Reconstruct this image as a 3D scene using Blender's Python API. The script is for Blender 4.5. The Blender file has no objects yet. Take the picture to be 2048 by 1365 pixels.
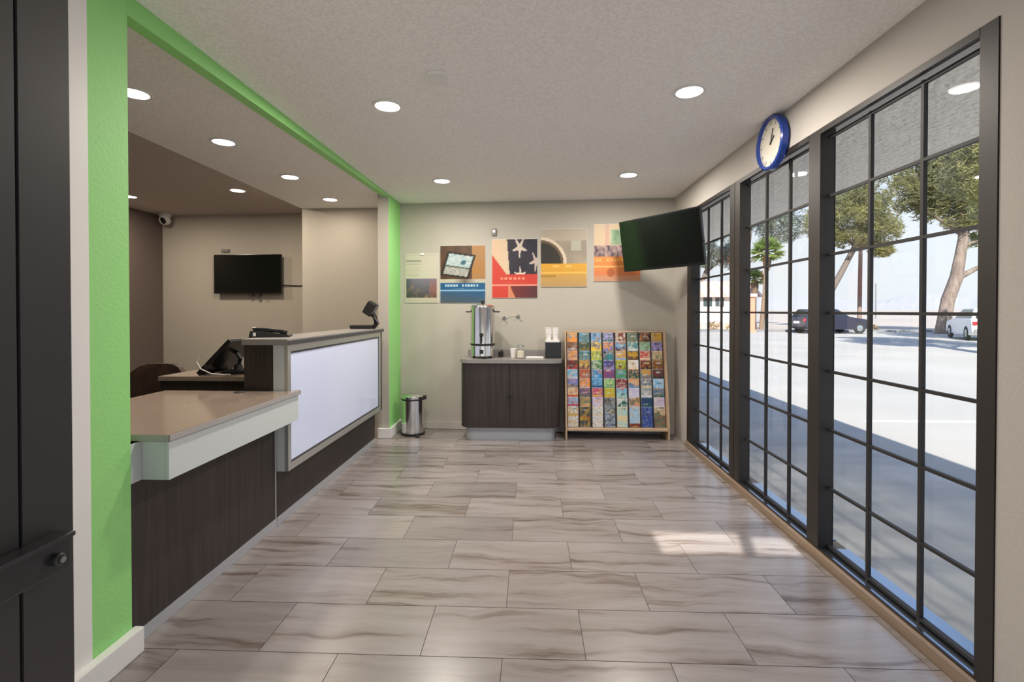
import bpy, bmesh, math, random
from mathutils import Vector, Matrix, noise as mnoise
R = math.radians
random.seed(7)
SC = bpy.context.scene
COL = SC.collection

# ------------------------------------------------------------------ camera, world, sun, exposure
cam_d = bpy.data.cameras.new('camera')
cam_d.sensor_fit = 'HORIZONTAL'
cam_d.sensor_width = 36.0
cam_d.lens = 970.0 / 2048.0 * 36.0
cam_d.shift_y = -50.0 / 2048.0
cam_d.clip_start = 0.05
cam_d.clip_end = 3000
cam = bpy.data.objects.new('camera', cam_d)
COL.objects.link(cam)
cam.location = (0, 0, 1.274)
cam.rotation_euler = (R(90 - 0.6), 0, R(2.24))
SC.camera = cam

SC.view_settings.view_transform = 'Standard'
SC.view_settings.look = 'None'
SC.view_settings.gamma = 1.0
SC.view_settings.use_curve_mapping = False
SC.view_settings.exposure = 0.0

world = bpy.data.worlds.new('world')
SC.world = world
world.use_nodes = True
wn = world.node_tree
wn.nodes.clear()
w_out = wn.nodes.new('ShaderNodeOutputWorld')
w_bg = wn.nodes.new('ShaderNodeBackground')
w_tc = wn.nodes.new('ShaderNodeTexCoord')
w_sep = wn.nodes.new('ShaderNodeSeparateXYZ')
w_ramp = wn.nodes.new('ShaderNodeValToRGB')
wn.links.new(w_tc.outputs['Generated'], w_sep.inputs[0])
wn.links.new(w_sep.outputs['Z'], w_ramp.inputs[0])
wn.links.new(w_ramp.outputs[0], w_bg.inputs[0])
wn.links.new(w_bg.outputs[0], w_out.inputs[0])
els = w_ramp.color_ramp.elements
els[0].position = 0.0;  els[0].color = (0.72, 0.74, 0.78, 1)
els[1].position = 1.0;  els[1].color = (0.26, 0.43, 0.86, 1)
e = els.new(0.12); e.color = (0.715, 0.755, 0.82, 1)
e = els.new(0.45); e.color = (0.42, 0.60, 0.97, 1)
w_bg.inputs[1].default_value = 1.36

sun_d = bpy.data.lights.new('sun', 'SUN')
sun_d.energy = 10.5
sun_d.angle = R(0.6)
sun_d.color = (1.0, 0.95, 0.87)
sun = bpy.data.objects.new('sun', sun_d)
COL.objects.link(sun)
sun.rotation_euler = Vector((0.814 * 0.28, 0.814 * 0.96, -0.581)).to_track_quat('-Z', 'Y').to_euler()

LAMP_MAIN = 22.0     # watts per recessed lamp
LAMP_DESK = 8.0
LAMP_OFFICE = 16.0
WARM = (1.0, 0.92, 0.82)
WARM_DESK = (1.0, 0.84, 0.66)

# ------------------------------------------------------------------ materials
def mat(name, col, rough=0.5, metal=0.0, var=None, bump=None, spec=0.5, emit=None, grain=None):
    """var=(scale, darker factor)  bump=(scale, strength, distance)  grain=(scale vec, dark colour, amount)"""
    m = bpy.data.materials.new(name)
    m.use_nodes = True
    nt = m.node_tree
    b = nt.nodes['Principled BSDF']
    c = (col[0], col[1], col[2], 1)
    b.inputs['Base Color'].default_value = c
    b.inputs['Roughness'].default_value = rough
    b.inputs['Metallic'].default_value = metal
    b.inputs['Specular IOR Level'].default_value = spec
    tc = None
    def coord(scale=None):
        nonlocal tc
        if tc is None:
            tc = nt.nodes.new('ShaderNodeTexCoord')
        if scale is None:
            return tc.outputs['Object']
        mp = nt.nodes.new('ShaderNodeMapping')
        mp.inputs['Scale'].default_value = scale
        nt.links.new(tc.outputs['Object'], mp.inputs[0])
        return mp.outputs[0]
    def nz(vec, scale, detail=3):
        n = nt.nodes.new('ShaderNodeTexNoise')
        n.inputs['Scale'].default_value = scale
        n.inputs['Detail'].default_value = detail
        nt.links.new(vec, n.inputs['Vector'])
        return n.outputs[0]
    if var or grain:
        if grain:
            f = nz(coord(grain[0]), 1.0, 4)
            dark = grain[1]; amt = grain[2]
        else:
            f = nz(coord(), var[0], 4)
            dark = tuple(x * var[1] for x in col); amt = 1.0
        rp = nt.nodes.new('ShaderNodeValToRGB')
        rp.color_ramp.elements[0].position = 0.35
        rp.color_ramp.elements[0].color = tuple(col[i] * (1 - amt) + dark[i] * amt for i in range(3)) + (1,)
        rp.color_ramp.elements[1].position = 0.65
        rp.color_ramp.elements[1].color = c
        nt.links.new(f, rp.inputs[0])
        nt.links.new(rp.outputs[0], b.inputs['Base Color'])
    if bump:
        bp = nt.nodes.new('ShaderNodeBump')
        bp.inputs['Strength'].default_value = bump[1]
        bp.inputs['Distance'].default_value = bump[2]
        nt.links.new(nz(coord(), bump[0], 2), bp.inputs['Height'])
        nt.links.new(bp.outputs[0], b.inputs['Normal'])
    if emit:
        b.inputs['Emission Color'].default_value = emit[0] + (1,)
        b.inputs['Emission Strength'].default_value = emit[1]
    return m

def print_mat(name, rough=0.35):
    m = bpy.data.materials.new(name)
    m.use_nodes = True
    nt = m.node_tree
    b = nt.nodes['Principled BSDF']
    b.inputs['Roughness'].default_value = rough
    a = nt.nodes.new('ShaderNodeAttribute')
    a.attribute_name = 'ink'
    nt.links.new(a.outputs['Color'], b.inputs['Base Color'])
    return m

def tile_mat():
    m = bpy.data.materials.new('floor_tile_stone')
    m.use_nodes = True
    nt = m.node_tree; N = nt.nodes; Lk = nt.links
    b = N['Principled BSDF']
    tc = N.new('ShaderNodeTexCoord')
    oi = N.new('ShaderNodeObjectInfo')
    mul = N.new('ShaderNodeVectorMath'); mul.operation = 'SCALE'
    mul.inputs[0].default_value = (31.0, 57.0, 13.0)
    Lk.new(oi.outputs['Random'], mul.inputs['Scale'])
    add = N.new('ShaderNodeVectorMath'); add.operation = 'ADD'
    Lk.new(tc.outputs['Object'], add.inputs[0]); Lk.new(mul.outputs[0], add.inputs[1])
    # wavy distortion
    n0 = N.new('ShaderNodeTexNoise'); n0.inputs['Scale'].default_value = 3.2; n0.inputs['Detail'].default_value = 2
    Lk.new(add.outputs[0], n0.inputs['Vector'])
    sc = N.new('ShaderNodeVectorMath'); sc.operation = 'SCALE'; sc.inputs['Scale'].default_value = 0.13
    Lk.new(n0.outputs['Color'], sc.inputs[0])
    ad2 = N.new('ShaderNodeVectorMath'); ad2.operation = 'ADD'
    Lk.new(add.outputs[0], ad2.inputs[0]); Lk.new(sc.outputs[0], ad2.inputs[1])
    mp = N.new('ShaderNodeMapping'); mp.inputs['Scale'].default_value = (1.3, 13.5, 1.0)
    Lk.new(ad2.outputs[0], mp.inputs[0])
    n1 = N.new('ShaderNodeTexNoise'); n1.inputs['Scale'].default_value = 1.0; n1.inputs['Detail'].default_value = 6
    n1.inputs['Roughness'].default_value = 0.62
    Lk.new(mp.outputs[0], n1.inputs['Vector'])
    rp = N.new('ShaderNodeValToRGB')
    es = rp.color_ramp.elements
    es[0].position = 0.32; es[0].color = (0.120, 0.090, 0.076, 1)
    es[1].position = 0.74; es[1].color = (0.330, 0.302, 0.295, 1)
    q = es.new(0.39); q.color = (0.195, 0.160, 0.143, 1)
    q = es.new(0.455); q.color = (0.258, 0.228, 0.219, 1)
    q = es.new(0.58); q.color = (0.295, 0.265, 0.257, 1)
    Lk.new(n1.outputs[0], rp.inputs[0])
    # per tile tone
    mr = N.new('ShaderNodeMapRange'); mr.inputs['To Min'].default_value = 0.86; mr.inputs['To Max'].default_value = 1.10
    Lk.new(oi.outputs['Random'], mr.inputs[0])
    ml = N.new('ShaderNodeVectorMath'); ml.operation = 'SCALE'
    Lk.new(rp.outputs[0], ml.inputs[0]); Lk.new(mr.outputs[0], ml.inputs['Scale'])
    Lk.new(ml.outputs[0], b.inputs['Base Color'])
    b.inputs['Roughness'].default_value = 0.27
    b.inputs['Specular IOR Level'].default_value = 0.8
    bp = N.new('ShaderNodeBump'); bp.inputs['Strength'].default_value = 0.12; bp.inputs['Distance'].default_value = 0.004
    Lk.new(n1.outputs[0], bp.inputs['Height']); Lk.new(bp.outputs[0], b.inputs['Normal'])
    return m

def glass_mat():
    m = bpy.data.materials.new('window_glass')
    m.use_nodes = True
    nt = m.node_tree; N = nt.nodes; Lk = nt.links
    N.remove(N['Principled BSDF'])
    out = N['Material Output']
    tr = N.new('ShaderNodeBsdfTransparent'); tr.inputs[0].default_value = (0.97, 0.985, 0.98, 1)
    gl = N.new('ShaderNodeBsdfGlossy'); gl.inputs['Roughness'].default_value = 0.0
    fr = N.new('ShaderNodeFresnel'); fr.inputs[0].default_value = 1.5
    ge = N.new('ShaderNodeNewGeometry')
    inv = N.new('ShaderNodeMath'); inv.operation = 'SUBTRACT'; inv.inputs[0].default_value = 1.0
    Lk.new(ge.outputs['Backfacing'], inv.inputs[1])
    mu = N.new('ShaderNodeMath'); mu.operation = 'MULTIPLY'
    Lk.new(fr.outputs[0], mu.inputs[0]); Lk.new(inv.outputs[0], mu.inputs[1])
    mx = N.new('ShaderNodeMixShader')
    Lk.new(mu.outputs[0], mx.inputs[0]); Lk.new(tr.outputs[0], mx.inputs[1]); Lk.new(gl.outputs[0], mx.inputs[2])
    Lk.new(mx.outputs[0], out.inputs[0])
    return m

def ceiling_mat():
    m = mat('ceiling_stipple', (0.66, 0.62, 0.575), 0.9)
    nt = m.node_tree; N = nt.nodes; Lk = nt.links
    b = N['Principled BSDF']
    tc = N.new('ShaderNodeTexCoord')
    n = N.new('ShaderNodeTexNoise'); n.inputs['Scale'].default_value = 85; n.inputs['Detail'].default_value = 3
    n.inputs['Roughness'].default_value = 0.6
    Lk.new(tc.outputs['Object'], n.inputs['Vector'])
    rp = N.new('ShaderNodeValToRGB')
    rp.color_ramp.elements[0].position = 0.42; rp.color_ramp.elements[0].color = (0.84, 0.82, 0.80, 1)
    rp.color_ramp.elements[1].position = 0.56; rp.color_ramp.elements[1].color = (0.93, 0.91, 0.89, 1)
    Lk.new(n.outputs[0], rp.inputs[0]); Lk.new(rp.outputs[0], b.inputs['Base Color'])
    bp = N.new('ShaderNodeBump'); bp.inputs['Strength'].default_value = 0.75; bp.inputs['Distance'].default_value = 0.012
    Lk.new(rp.outputs[0], bp.inputs['Height']); Lk.new(bp.outputs[0], b.inputs['Normal'])
    return m

def leaf_mat(name, col):
    m = bpy.data.materials.new(name); m.use_nodes = True
    nt = m.node_tree; N = nt.nodes; Lk = nt.links
    N.remove(N['Principled BSDF'])
    d = N.new('ShaderNodeBsdfDiffuse'); t = N.new('ShaderNodeBsdfTranslucent'); x = N.new('ShaderNodeMixShader')
    tc = N.new('ShaderNodeTexCoord'); n = N.new('ShaderNodeTexNoise'); n.inputs['Scale'].default_value = 0.9; n.inputs['Detail'].default_value = 3
    rp = N.new('ShaderNodeValToRGB')
    rp.color_ramp.elements[0].position = .35; rp.color_ramp.elements[0].color = (col[0] * .75, col[1] * .75, col[2] * 1.0, 1)
    rp.color_ramp.elements[1].position = .65; rp.color_ramp.elements[1].color = (col[0] * 1.2, col[1] * 1.15, col[2], 1)
    Lk.new(tc.outputs['Object'], n.inputs['Vector']); Lk.new(n.outputs[0], rp.inputs[0])
    Lk.new(rp.outputs[0], d.inputs[0]); Lk.new(rp.outputs[0], t.inputs[0])
    x.inputs[0].default_value = 0.5
    Lk.new(d.outputs[0], x.inputs[1]); Lk.new(t.outputs[0], x.inputs[2]); Lk.new(x.outputs[0], N['Material Output'].inputs[0])
    return m

M = {}
M['wall'] = mat('wall_cream_paint', (0.46, 0.432, 0.378), 0.75, bump=(90, 0.18, 0.006))
M['wall_near'] = mat('wall_white_paint', (0.50, 0.465, 0.43), 0.75, bump=(90, 0.18, 0.006))
M['wall_brown'] = mat('wall_brown_paint', (0.135, 0.105, 0.095), 0.75, bump=(90, 0.15, 0.006))
M['green'] = mat('wall_green_paint', (0.30, 0.68, 0.22), 0.6, bump=(75, 0.25, 0.006))
M['ceil'] = ceiling_mat()
M['ceil_office'] = mat('office_ceiling_shade_tone', (0.52, 0.46, 0.42), 0.9, bump=(60, 0.5, 0.01))  # darker than the lobby ceiling: the recess's shade is put into the colour
M['grout'] = mat('tile_grout', (0.22, 0.195, 0.18), 0.9)
M['tile'] = tile_mat()
M['white_trim'] = mat('white_trim_paint', (0.80, 0.79, 0.77), 0.45)
M['bronze'] = mat('bronze_window_frame', (0.023, 0.018, 0.016), 0.5, 0.0)
M['bar'] = mat('bronze_muntin', (0.020, 0.018, 0.018), 0.6, 0.0)
M['sill'] = mat('bronze_sill_gloss', (0.36, 0.40, 0.46), 0.16, 0.95)
M['glass'] = glass_mat()
M['tan'] = mat('tan_wood_threshold', (0.33, 0.24, 0.17), 0.6, grain=((40, 2, 40), (0.22, 0.15, 0.10), 0.8))
M['door'] = mat('dark_bronze_door', (0.034, 0.031, 0.031), 0.42, 0.1, var=(2.0, 0.85))
M['door_bar'] = mat('dark_bar_metal', (0.045, 0.043, 0.046), 0.3, 0.5)
M['black'] = mat('matte_black', (0.012, 0.012, 0.013), 0.5)
M['blackgloss'] = mat('gloss_black_plastic', (0.008, 0.008, 0.009), 0.22)
M['screen'] = mat('black_screen', (0.004, 0.006, 0.005), 0.12)
M['laminate'] = mat('espresso_laminate', (0.042, 0.031, 0.028), 0.5, grain=((70, 70, 2.2), (0.022, 0.015, 0.014), 0.9))
M['counter_top'] = mat('taupe_solid_top', (0.30, 0.235, 0.195), 0.12, var=(60, 0.93))
M['grey_top'] = mat('grey_laminate_top', (0.27, 0.255, 0.245), 0.3, var=(80, 0.85))
M['edge'] = mat('dark_edge_band', (0.05, 0.05, 0.055), 0.4)
M['lilac_edge'] = mat('grey_edge_band', (0.38, 0.36, 0.36), 0.35)
M['pale'] = mat('pale_grey_laminate', (0.58, 0.625, 0.63), 0.38)
M['kick'] = mat('silver_kick_strip', (0.45, 0.47, 0.50), 0.35, 0.3)
M['alu'] = mat('brushed_aluminium', (0.60, 0.60, 0.59), 0.35, 0.75)
M['acrylic'] = mat('gloss_white_panel', (0.70, 0.77, 1.0), 0.10, spec=0.6)
M['steel'] = mat('polished_steel', (0.72, 0.72, 0.71), 0.18, 1.0)
M['plastic_w'] = mat('white_plastic', (0.78, 0.77, 0.75), 0.4)
M['paper'] = mat('white_paper', (0.82, 0.81, 0.79), 0.6)
M['foam'] = mat('paper_cup_white', (0.82, 0.78, 0.76), 0.6)
M['wood'] = mat('light_maple_wood', (0.55, 0.40, 0.27), 0.5, grain=((30, 30, 3), (0.44, 0.30, 0.19), 0.8))
M['wood_dark'] = mat('dark_rack_back', (0.05, 0.045, 0.045), 0.6)
M['ink'] = print_mat('printed_paper', 0.32)
M['poster_ink'] = print_mat('poster_print', 0.45)
M['blue'] = mat('blue_clock_rim', (0.020, 0.055, 0.30), 0.22)
M['clockface'] = mat('clock_face', (0.72, 0.68, 0.58), 0.5)
M['lens'] = mat('lamp_lens', (0.9, 0.9, 0.88), 0.5, emit=((1.0, 0.95, 0.88), 9.0))
M['grey_box'] = mat('grey_plastic', (0.20, 0.19, 0.18), 0.5)
M['hook'] = mat('dull_metal', (0.35, 0.35, 0.34), 0.35, 0.9)
M['brownleather'] = mat('brown_leather', (0.05, 0.03, 0.022), 0.35, var=(12, 0.6))
M['cable_w'] = mat('pale_cable', (0.60, 0.58, 0.55), 0.5)
M['sugar'] = mat('creamer_powder', (0.72, 0.64, 0.52), 0.7)
M['soffit'] = mat('stucco_soffit', (0.90, 0.85, 0.76), 0.9, var=(7, 0.92), bump=(26, 0.8, 0.03))
M['stucco'] = mat('outside_stucco', (0.62, 0.57, 0.50), 0.9, bump=(40, 0.4, 0.01))
M['asphalt'] = mat('pale_lot_asphalt', (0.425, 0.395, 0.36), 0.95, var=(0.35, 0.88), bump=(30, 0.2, 0.01))
M['sidewalk'] = mat('concrete_walk', (0.50, 0.475, 0.44), 0.9, grain=((0.5, 2.2, 1), (0.37, 0.355, 0.335), 0.9))
M['marking'] = mat('worn_lot_paint', (0.55, 0.54, 0.52), 0.9, var=(3, 0.8))
M['kerb'] = mat('kerb_shade_grey', (0.20, 0.205, 0.22), 0.9)  # dark bluish tone paints the shaded stripe along the far kerb
M['desert'] = mat('desert_soil', (0.43, 0.365, 0.315), 0.95, var=(0.05, 0.9))
M['hill'] = mat('haze_tinted_hill', (0.34, 0.33, 0.335), 1.0, var=(0.006, 0.93))  # aerial haze is painted into the hill colour
M['bark'] = mat('pine_bark', (0.24, 0.185, 0.155), 0.9, grain=((6, 6, 1.2), (0.13, 0.095, 0.08), 0.9), bump=(8, 0.8, 0.05))
M['barkdark'] = mat('dark_bark', (0.15, 0.12, 0.105), 0.9, bump=(8, 0.8, 0.05))
M['polewood'] = mat('utility_pole_wood', (0.23, 0.16, 0.13), 0.9)
M['needle'] = leaf_mat('pine_needles', (0.29, 0.29, 0.14))
M['needle2'] = leaf_mat('pine_needles_blue', (0.22, 0.26, 0.20))
M['frond'] = leaf_mat('palm_frond', (0.27, 0.36, 0.10))
M['skirt'] = mat('dead_frond_skirt', (0.24, 0.16, 0.11), 0.9, var=(9, .6))
M['terra'] = mat('terracotta_tile', (0.74, 0.47, 0.36), 0.8)
M['rust'] = mat('rust_orange_stucco', (0.62, 0.26, 0.17), 0.8)
M['peach'] = mat('pale_peach_stucco', (0.88, 0.82, 0.78), 0.9)
M['dkglass'] = mat('far_window_glass', (0.06, 0.085, 0.085), 0.2)
M['bush'] = mat('dry_bush', (0.26, 0.20, 0.12), 0.9)
M['carblue'] = mat('dark_blue_car_paint', (0.035, 0.037, 0.062), 0.25, 0.3)
M['carwhite'] = mat('white_car_paint', (0.78, 0.79, 0.80), 0.25)
M['tyre'] = mat('tyre_rubber', (0.02, 0.02, 0.022), 0.8)
M['hub'] = mat('alloy_wheel', (0.45, 0.50, 0.52), 0.3, 0.8)
M['redlamp'] = mat('red_tail_lamp', (0.45, 0.02, 0.03), 0.25)
M['carglass'] = mat('car_window_glass', (0.02, 0.025, 0.03), 0.1)

# ------------------------------------------------------------------ mesh helpers
class MB:
    def __init__(self):
        self.bm = bmesh.new()
    def quad(self, pts, mi=0):
        f = self.bm.faces.new([self.bm.verts.new(p) for p in pts]); f.material_index = mi
        return f
    def box(self, x0, x1, y0, y1, z0, z1, mi=0, bev=0.0):
        bm = bmesh.new()
        vs = [bm.verts.new((x, y, z)) for z in (z0, z1) for y in (y0, y1) for x in (x0, x1)]
        for a in ((0, 2, 3, 1), (4, 5, 7, 6), (0, 1, 5, 4), (2, 6, 7, 3), (0, 4, 6, 2), (1, 3, 7, 5)):
            bm.faces.new([vs[i] for i in a])
        if bev:
            bmesh.ops.bevel(bm, geom=bm.edges[:], offset=bev, segments=2, profile=0.7, affect='EDGES')
        self._join(bm, mi)
        return self
    def _join(self, bm, mi, mtx=None):
        mp = {}
        for v in bm.verts:
            co = mtx @ v.co if mtx else v.co
            mp[v] = self.bm.verts.new(co)
        for f in bm.faces:
            try:
                g = self.bm.faces.new([mp[v] for v in f.verts]); g.material_index = mi
            except ValueError:
                pass
        bm.free()
    def obox(self, mtx, sx, sy, sz, mi=0, bev=0.0):
        """box of full size sx,sy,sz centred at origin, transformed by mtx"""
        t = MB(); t.box(-sx/2, sx/2, -sy/2, sy/2, -sz/2, sz/2, 0, bev)
        self._join(t.bm, mi, mtx)
        return self
    def lathe(self, prof, seg=32, mi=0, c=(0, 0, 0), axis='Z', smooth=True):
        rings = []
        for (r, h) in prof:
            ring = []
            for k in range(seg):
                a = 2 * math.pi * k / seg
                p = (r * math.cos(a), r * math.sin(a), h)
                if axis == 'X': p = (p[2], p[0], p[1])
                elif axis == 'Y': p = (p[1], p[2], p[0])
                ring.append(self.bm.verts.new((p[0] + c[0], p[1] + c[1], p[2] + c[2])))
            rings.append(ring)
        for a, b in zip(rings, rings[1:]):
            for k in range(seg):
                f = self.bm.faces.new((a[k], a[(k+1) % seg], b[(k+1) % seg], b[k])); f.material_index = mi; f.smooth = smooth
        for ring, fl in ((rings[0], True), (rings[-1], False)):
            try:
                f = self.bm.faces.new(ring[::-1] if fl else ring); f.material_index = mi
            except ValueError:
                pass
        return self
    def tube(self, pts, rad, seg=8, mi=0, closed=False):
        pts = [Vector(p) for p in pts]
        n = len(pts)
        rads = rad if isinstance(rad, (list, tuple)) else [rad] * n
        rings = []
        up = Vector((0.13, 0.27, 0.95)).normalized()
        for i, p in enumerate(pts):
            t = (pts[min(i+1, n-1)] - pts[max(i-1, 0)]).normalized()
            s = t.cross(up)
            if s.length < 1e-3: s = t.cross(Vector((1, 0, 0)))
            s.normalize(); u = s.cross(t).normalized()
            rings.append([self.bm.verts.new(p + (s * math.cos(2*math.pi*k/seg) + u * math.sin(2*math.pi*k/seg)) * rads[i]) for k in range(seg)])
        for a, b in zip(rings, rings[1:]):
            for k in range(seg):
                f = self.bm.faces.new((a[k], a[(k+1) % seg], b[(k+1) % seg], b[k])); f.material_index = mi; f.smooth = True
        for ring in (rings[0][::-1], rings[-1]):
            f = self.bm.faces.new(ring); f.material_index = mi
        return self
    def prism(self, poly, h0, h1, axis='Z', mi=0, bev=0.0, bevmin=None, smooth=False):
        """poly: 2-D outline; extruded along axis from h0 to h1"""
        def P(p, h):
            if axis == 'Z': return (p[0], p[1], h)
            if axis == 'X': return (h, p[0], p[1])
            return (p[0], h, p[1])
        bm = bmesh.new()
        a = [bm.verts.new(P(p, h0)) for p in poly]
        b = [bm.verts.new(P(p, h1)) for p in poly]
        n = len(poly)
        bm.faces.new(a[::-1]); bm.faces.new(b)
        for k in range(n):
            f = bm.faces.new((a[k], a[(k+1) % n], b[(k+1) % n], b[k])); f.smooth = smooth
        if bev:
            bmesh.ops.bevel(bm, geom=bm.edges[:], offset=bev, segments=2, profile=0.7, affect='EDGES')
        bmesh.ops.recalc_face_normals(bm, faces=bm.faces[:])
        mp = {v: self.bm.verts.new(v.co) for v in bm.verts}
        for f in bm.faces:
            g = self.bm.faces.new([mp[v] for v in f.verts]); g.material_index = mi; g.smooth = f.smooth
        bm.free()
        return self
    def build(self, name, mats, parent=None, recalc=True):
        if recalc:
            bmesh.ops.recalc_face_normals(self.bm, faces=self.bm.faces[:])
        me = bpy.data.meshes.new(name)
        self.bm.to_mesh(me); self.bm.free()
        if any(p.use_smooth for p in me.polygons): me.set_sharp_from_angle(angle=R(38))
        for m in (mats if isinstance(mats, (list, tuple)) else [mats]):
            me.materials.append(M[m] if isinstance(m, str) else m)
        o = bpy.data.objects.new(name, me)
        COL.objects.link(o)
        if parent: o.parent = parent
        return o

def tag(o, label=None, cat=None, group=None, kind=None):
    if label: o['label'] = label
    if cat: o['category'] = cat
    if group: o['group'] = group
    if kind: o['kind'] = kind
    return o
def thing(name, label, cat, loc=(0, 0, 0), rz=0.0, group=None, kind=None):
    o = bpy.data.objects.new(name, None)
    o.empty_display_size = 0.1
    COL.objects.link(o)
    o.location = loc; o.rotation_euler = (0, 0, rz)
    return tag(o, label, cat, group, kind)
def copy_tree(o, parent=None):
    c = o.copy(); COL.objects.link(c)
    if parent: c.parent = parent
    for ch in list(o.children):
        copy_tree(ch, c)
    return c
def struct(o, label=None):
    o['kind'] = 'structure'
    if label: o['label'] = label
    return o
def BX(name, m, x0, x1, y0, y1, z0, z1, parent=None, bev=0.0):
    return MB().box(x0, x1, y0, y1, z0, z1, 0, bev).build(name, m, parent)

# ================================================================== ROOM SHELL
XW = 1.48                    # window wall
YB = lambda x: 5.15 - 0.058 * x          # back wall line
YR = lambda x: 6.05 - 0.047 * x          # wall of the office recess
BACK_RZ = math.atan(-0.058)

# floor: grout bed with individual tiles
fl = BX('floor', 'grout', -5.1, 1.63, -0.36, 6.6, -0.06, -0.004)
struct(fl, 'beige stone-look tile floor in running bond')
T_L, T_W, GAP = 0.61, 0.303, 0.0032
full = None
for r in range(-4, 12):
    y0 = 1.762 + T_W * r; y1 = y0 + T_W
    ph = -0.409 if r % 2 == 0 else -0.105
    k0 = int(math.floor((-1.52 - ph) / T_L)); k1 = int(math.ceil((1.455 - ph) / T_L))
    for k in range(k0, k1):
        x0 = ph + k * T_L; x1 = x0 + T_L
        cx, cy = (x0 + x1) / 2, (y0 + y1) / 2
        a0, a1 = max(x0 + GAP / 2, -1.515), min(x1 - GAP / 2, 1.452)
        b0, b1 = max(y0 + GAP / 2, -0.25), min(y1 - GAP / 2, 5.04)
        if a1 - a0 < 0.01 or b1 - b0 < 0.01: continue
        whole = abs((a1 - a0) - (T_L - GAP)) < 1e-6 and abs((b1 - b0) - (T_W - GAP)) < 1e-6
        if whole and full is not None:
            t = full.copy(); COL.objects.link(t)
        else:
            mb = MB(); mb.box(a0 - cx, a1 - cx, b0 - cy, b1 - cy, -0.006, 0.0)
            t = mb.build('tile', 'tile', fl)
            if whole: full = t
        t.parent = fl
        t.location = (cx, cy, 0)

# ceiling
ce = BX('ceiling', 'ceil', -2.61, 1.63, -0.255, 5.56, 2.44, 2.56)
struct(ce, 'cream stippled ceiling over lobby and counter')
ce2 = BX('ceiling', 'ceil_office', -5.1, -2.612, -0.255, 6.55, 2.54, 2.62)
struct(ce2, 'stippled ceiling of the office recess')

# back wall (slightly out of square) and recess
def slanted(name, m, x0, x1, f, th, z0, z1):
    mb = MB()
    mb.prism([(x0, f(x0)), (x1, f(x1)), (x1, f(x1) + th), (x0, f(x0) + th)], z0, z1)
    return struct(mb.build(name, m))
wb = slanted('wall_back', 'wall', -1.535, 1.63, YB, 0.12, -0.004, 2.60); wb['label'] = 'cream back wall behind the posters'
wr_ = slanted('wall_recess', 'wall', -5.1, -2.3, YR, 0.12, -0.004, 2.62); wr_['label'] = 'cream wall of the office recess behind the small screen'
o = BX('wall_counter', 'wall', -2.606, -1.50, 5.44, 5.56, -0.004, 2.60); struct(o, 'cream wall behind the far end of the counter')
o = BX('wall_recess_side', 'wall', -2.606, -2.50, 5.562, YR(-2.55) - 0.002, -0.004, 2.60); struct(o)
o = BX('wall_office', 'wall_brown', -5.05, -4.90, -0.255, 6.28, -0.004, 2.54); struct(o, 'dark brown office wall')
FY0, FY1 = -0.36, -0.26
mb = MB()
mb.box(-5.1, -1.46, FY0, FY1, -0.004, 2.62); mb.box(1.44, 1.63, FY0, FY1, -0.004, 2.62); mb.box(-1.46, 1.44, FY0, FY1, 2.36, 2.62)
o = mb.build('wall_front', 'wall_near'); struct(o)
w = thing('window_4', 'added unseen glazed front behind the viewer, letting daylight in', None, kind='structure')  # unseen glazing, added to bring daylight and sun into the room
mb = MB()
for x in (-1.46, -0.76, 0.28, 0.86, 1.39): mb.box(x, x + 0.05, -0.34, -0.28, 0.0, 2.36)
for x0, x1 in ((-1.41, -0.76), (0.33, 0.86), (0.91, 1.39)):
    mb.box(x0, x1, -0.34, -0.28, 0.0, 0.09); mb.box(x0, x1, -0.34, -0.28, 2.31, 2.36)
mb.build('frame_stile', 'bronze', w)
for x0, x1 in ((-1.41, -0.76), (0.33, 0.86), (0.91, 1.39)): MB().box(x0, x1, -0.313, -0.307, 0.09, 2.31).build('pane', 'glass', w)

# left partition: white length, trim, green post, header, far post
o = BX('wall_left', 'wall_near', -1.62, -1.482, -0.255, 1.50, -0.004, 2.44); struct(o, 'white side wall beside the entry door')
o = BX('trim_1', 'white_trim', -1.60, -1.476, 1.502, 1.566, -0.004, 2.44); struct(o, 'white jamb strip beside the green post')
mb = MB()
mb.box(-1.60, -1.482, 1.568, 1.735, -0.004, 2.44)                                     # near post
hv = [mb.bm.verts.new(p) for p in ((-1.482, 1.7355, 2.362), (-1.423, 4.798, 2.412), (-1.483, 4.798, 2.412), (-1.542, 1.7355, 2.362),
                                   (-1.482, 1.7355, 2.4395), (-1.423, 4.798, 2.4395), (-1.483, 4.798, 2.4395), (-1.542, 1.7355, 2.4395))]
for q in ((0, 1, 2, 3), (4, 5, 6, 7), (0, 1, 5, 4), (2, 3, 7, 6), (1, 2, 6, 5), (0, 3, 7, 4)): mb.bm.faces.new([hv[k] for k in q])   # header
o = mb.build('wall_green', 'green'); struct(o, 'green painted post and header of the counter opening')
mb = MB()
mb.quad([(-1.42, 4.80, 0), (-1.42, YB(-1.42) - .001, 0), (-1.42, YB(-1.42) - .001, 2.44), (-1.42, 4.80, 2.44)], 0)
mb.quad([(-1.53, 4.80, 0), (-1.42, 4.80, 0), (-1.42, 4.80, 2.44), (-1.53, 4.80, 2.44)], 1)
mb.quad([(-1.53, YB(-1.53) - .001, 0), (-1.53, 4.80, 0), (-1.53, 4.80, 2.44), (-1.53, YB(-1.53) - .001, 2.44)], 1)
mb.quad([(-1.42, YB(-1.42) - .001, 0), (-1.53, YB(-1.53) - .001, 0), (-1.53, YB(-1.53) - .001, 2.44), (-1.42, YB(-1.42) - .001, 2.44)], 1)
o = mb.build('wall_green_far', ['green', 'wall']); struct(o, 'green post at the far end of the counter')

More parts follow.
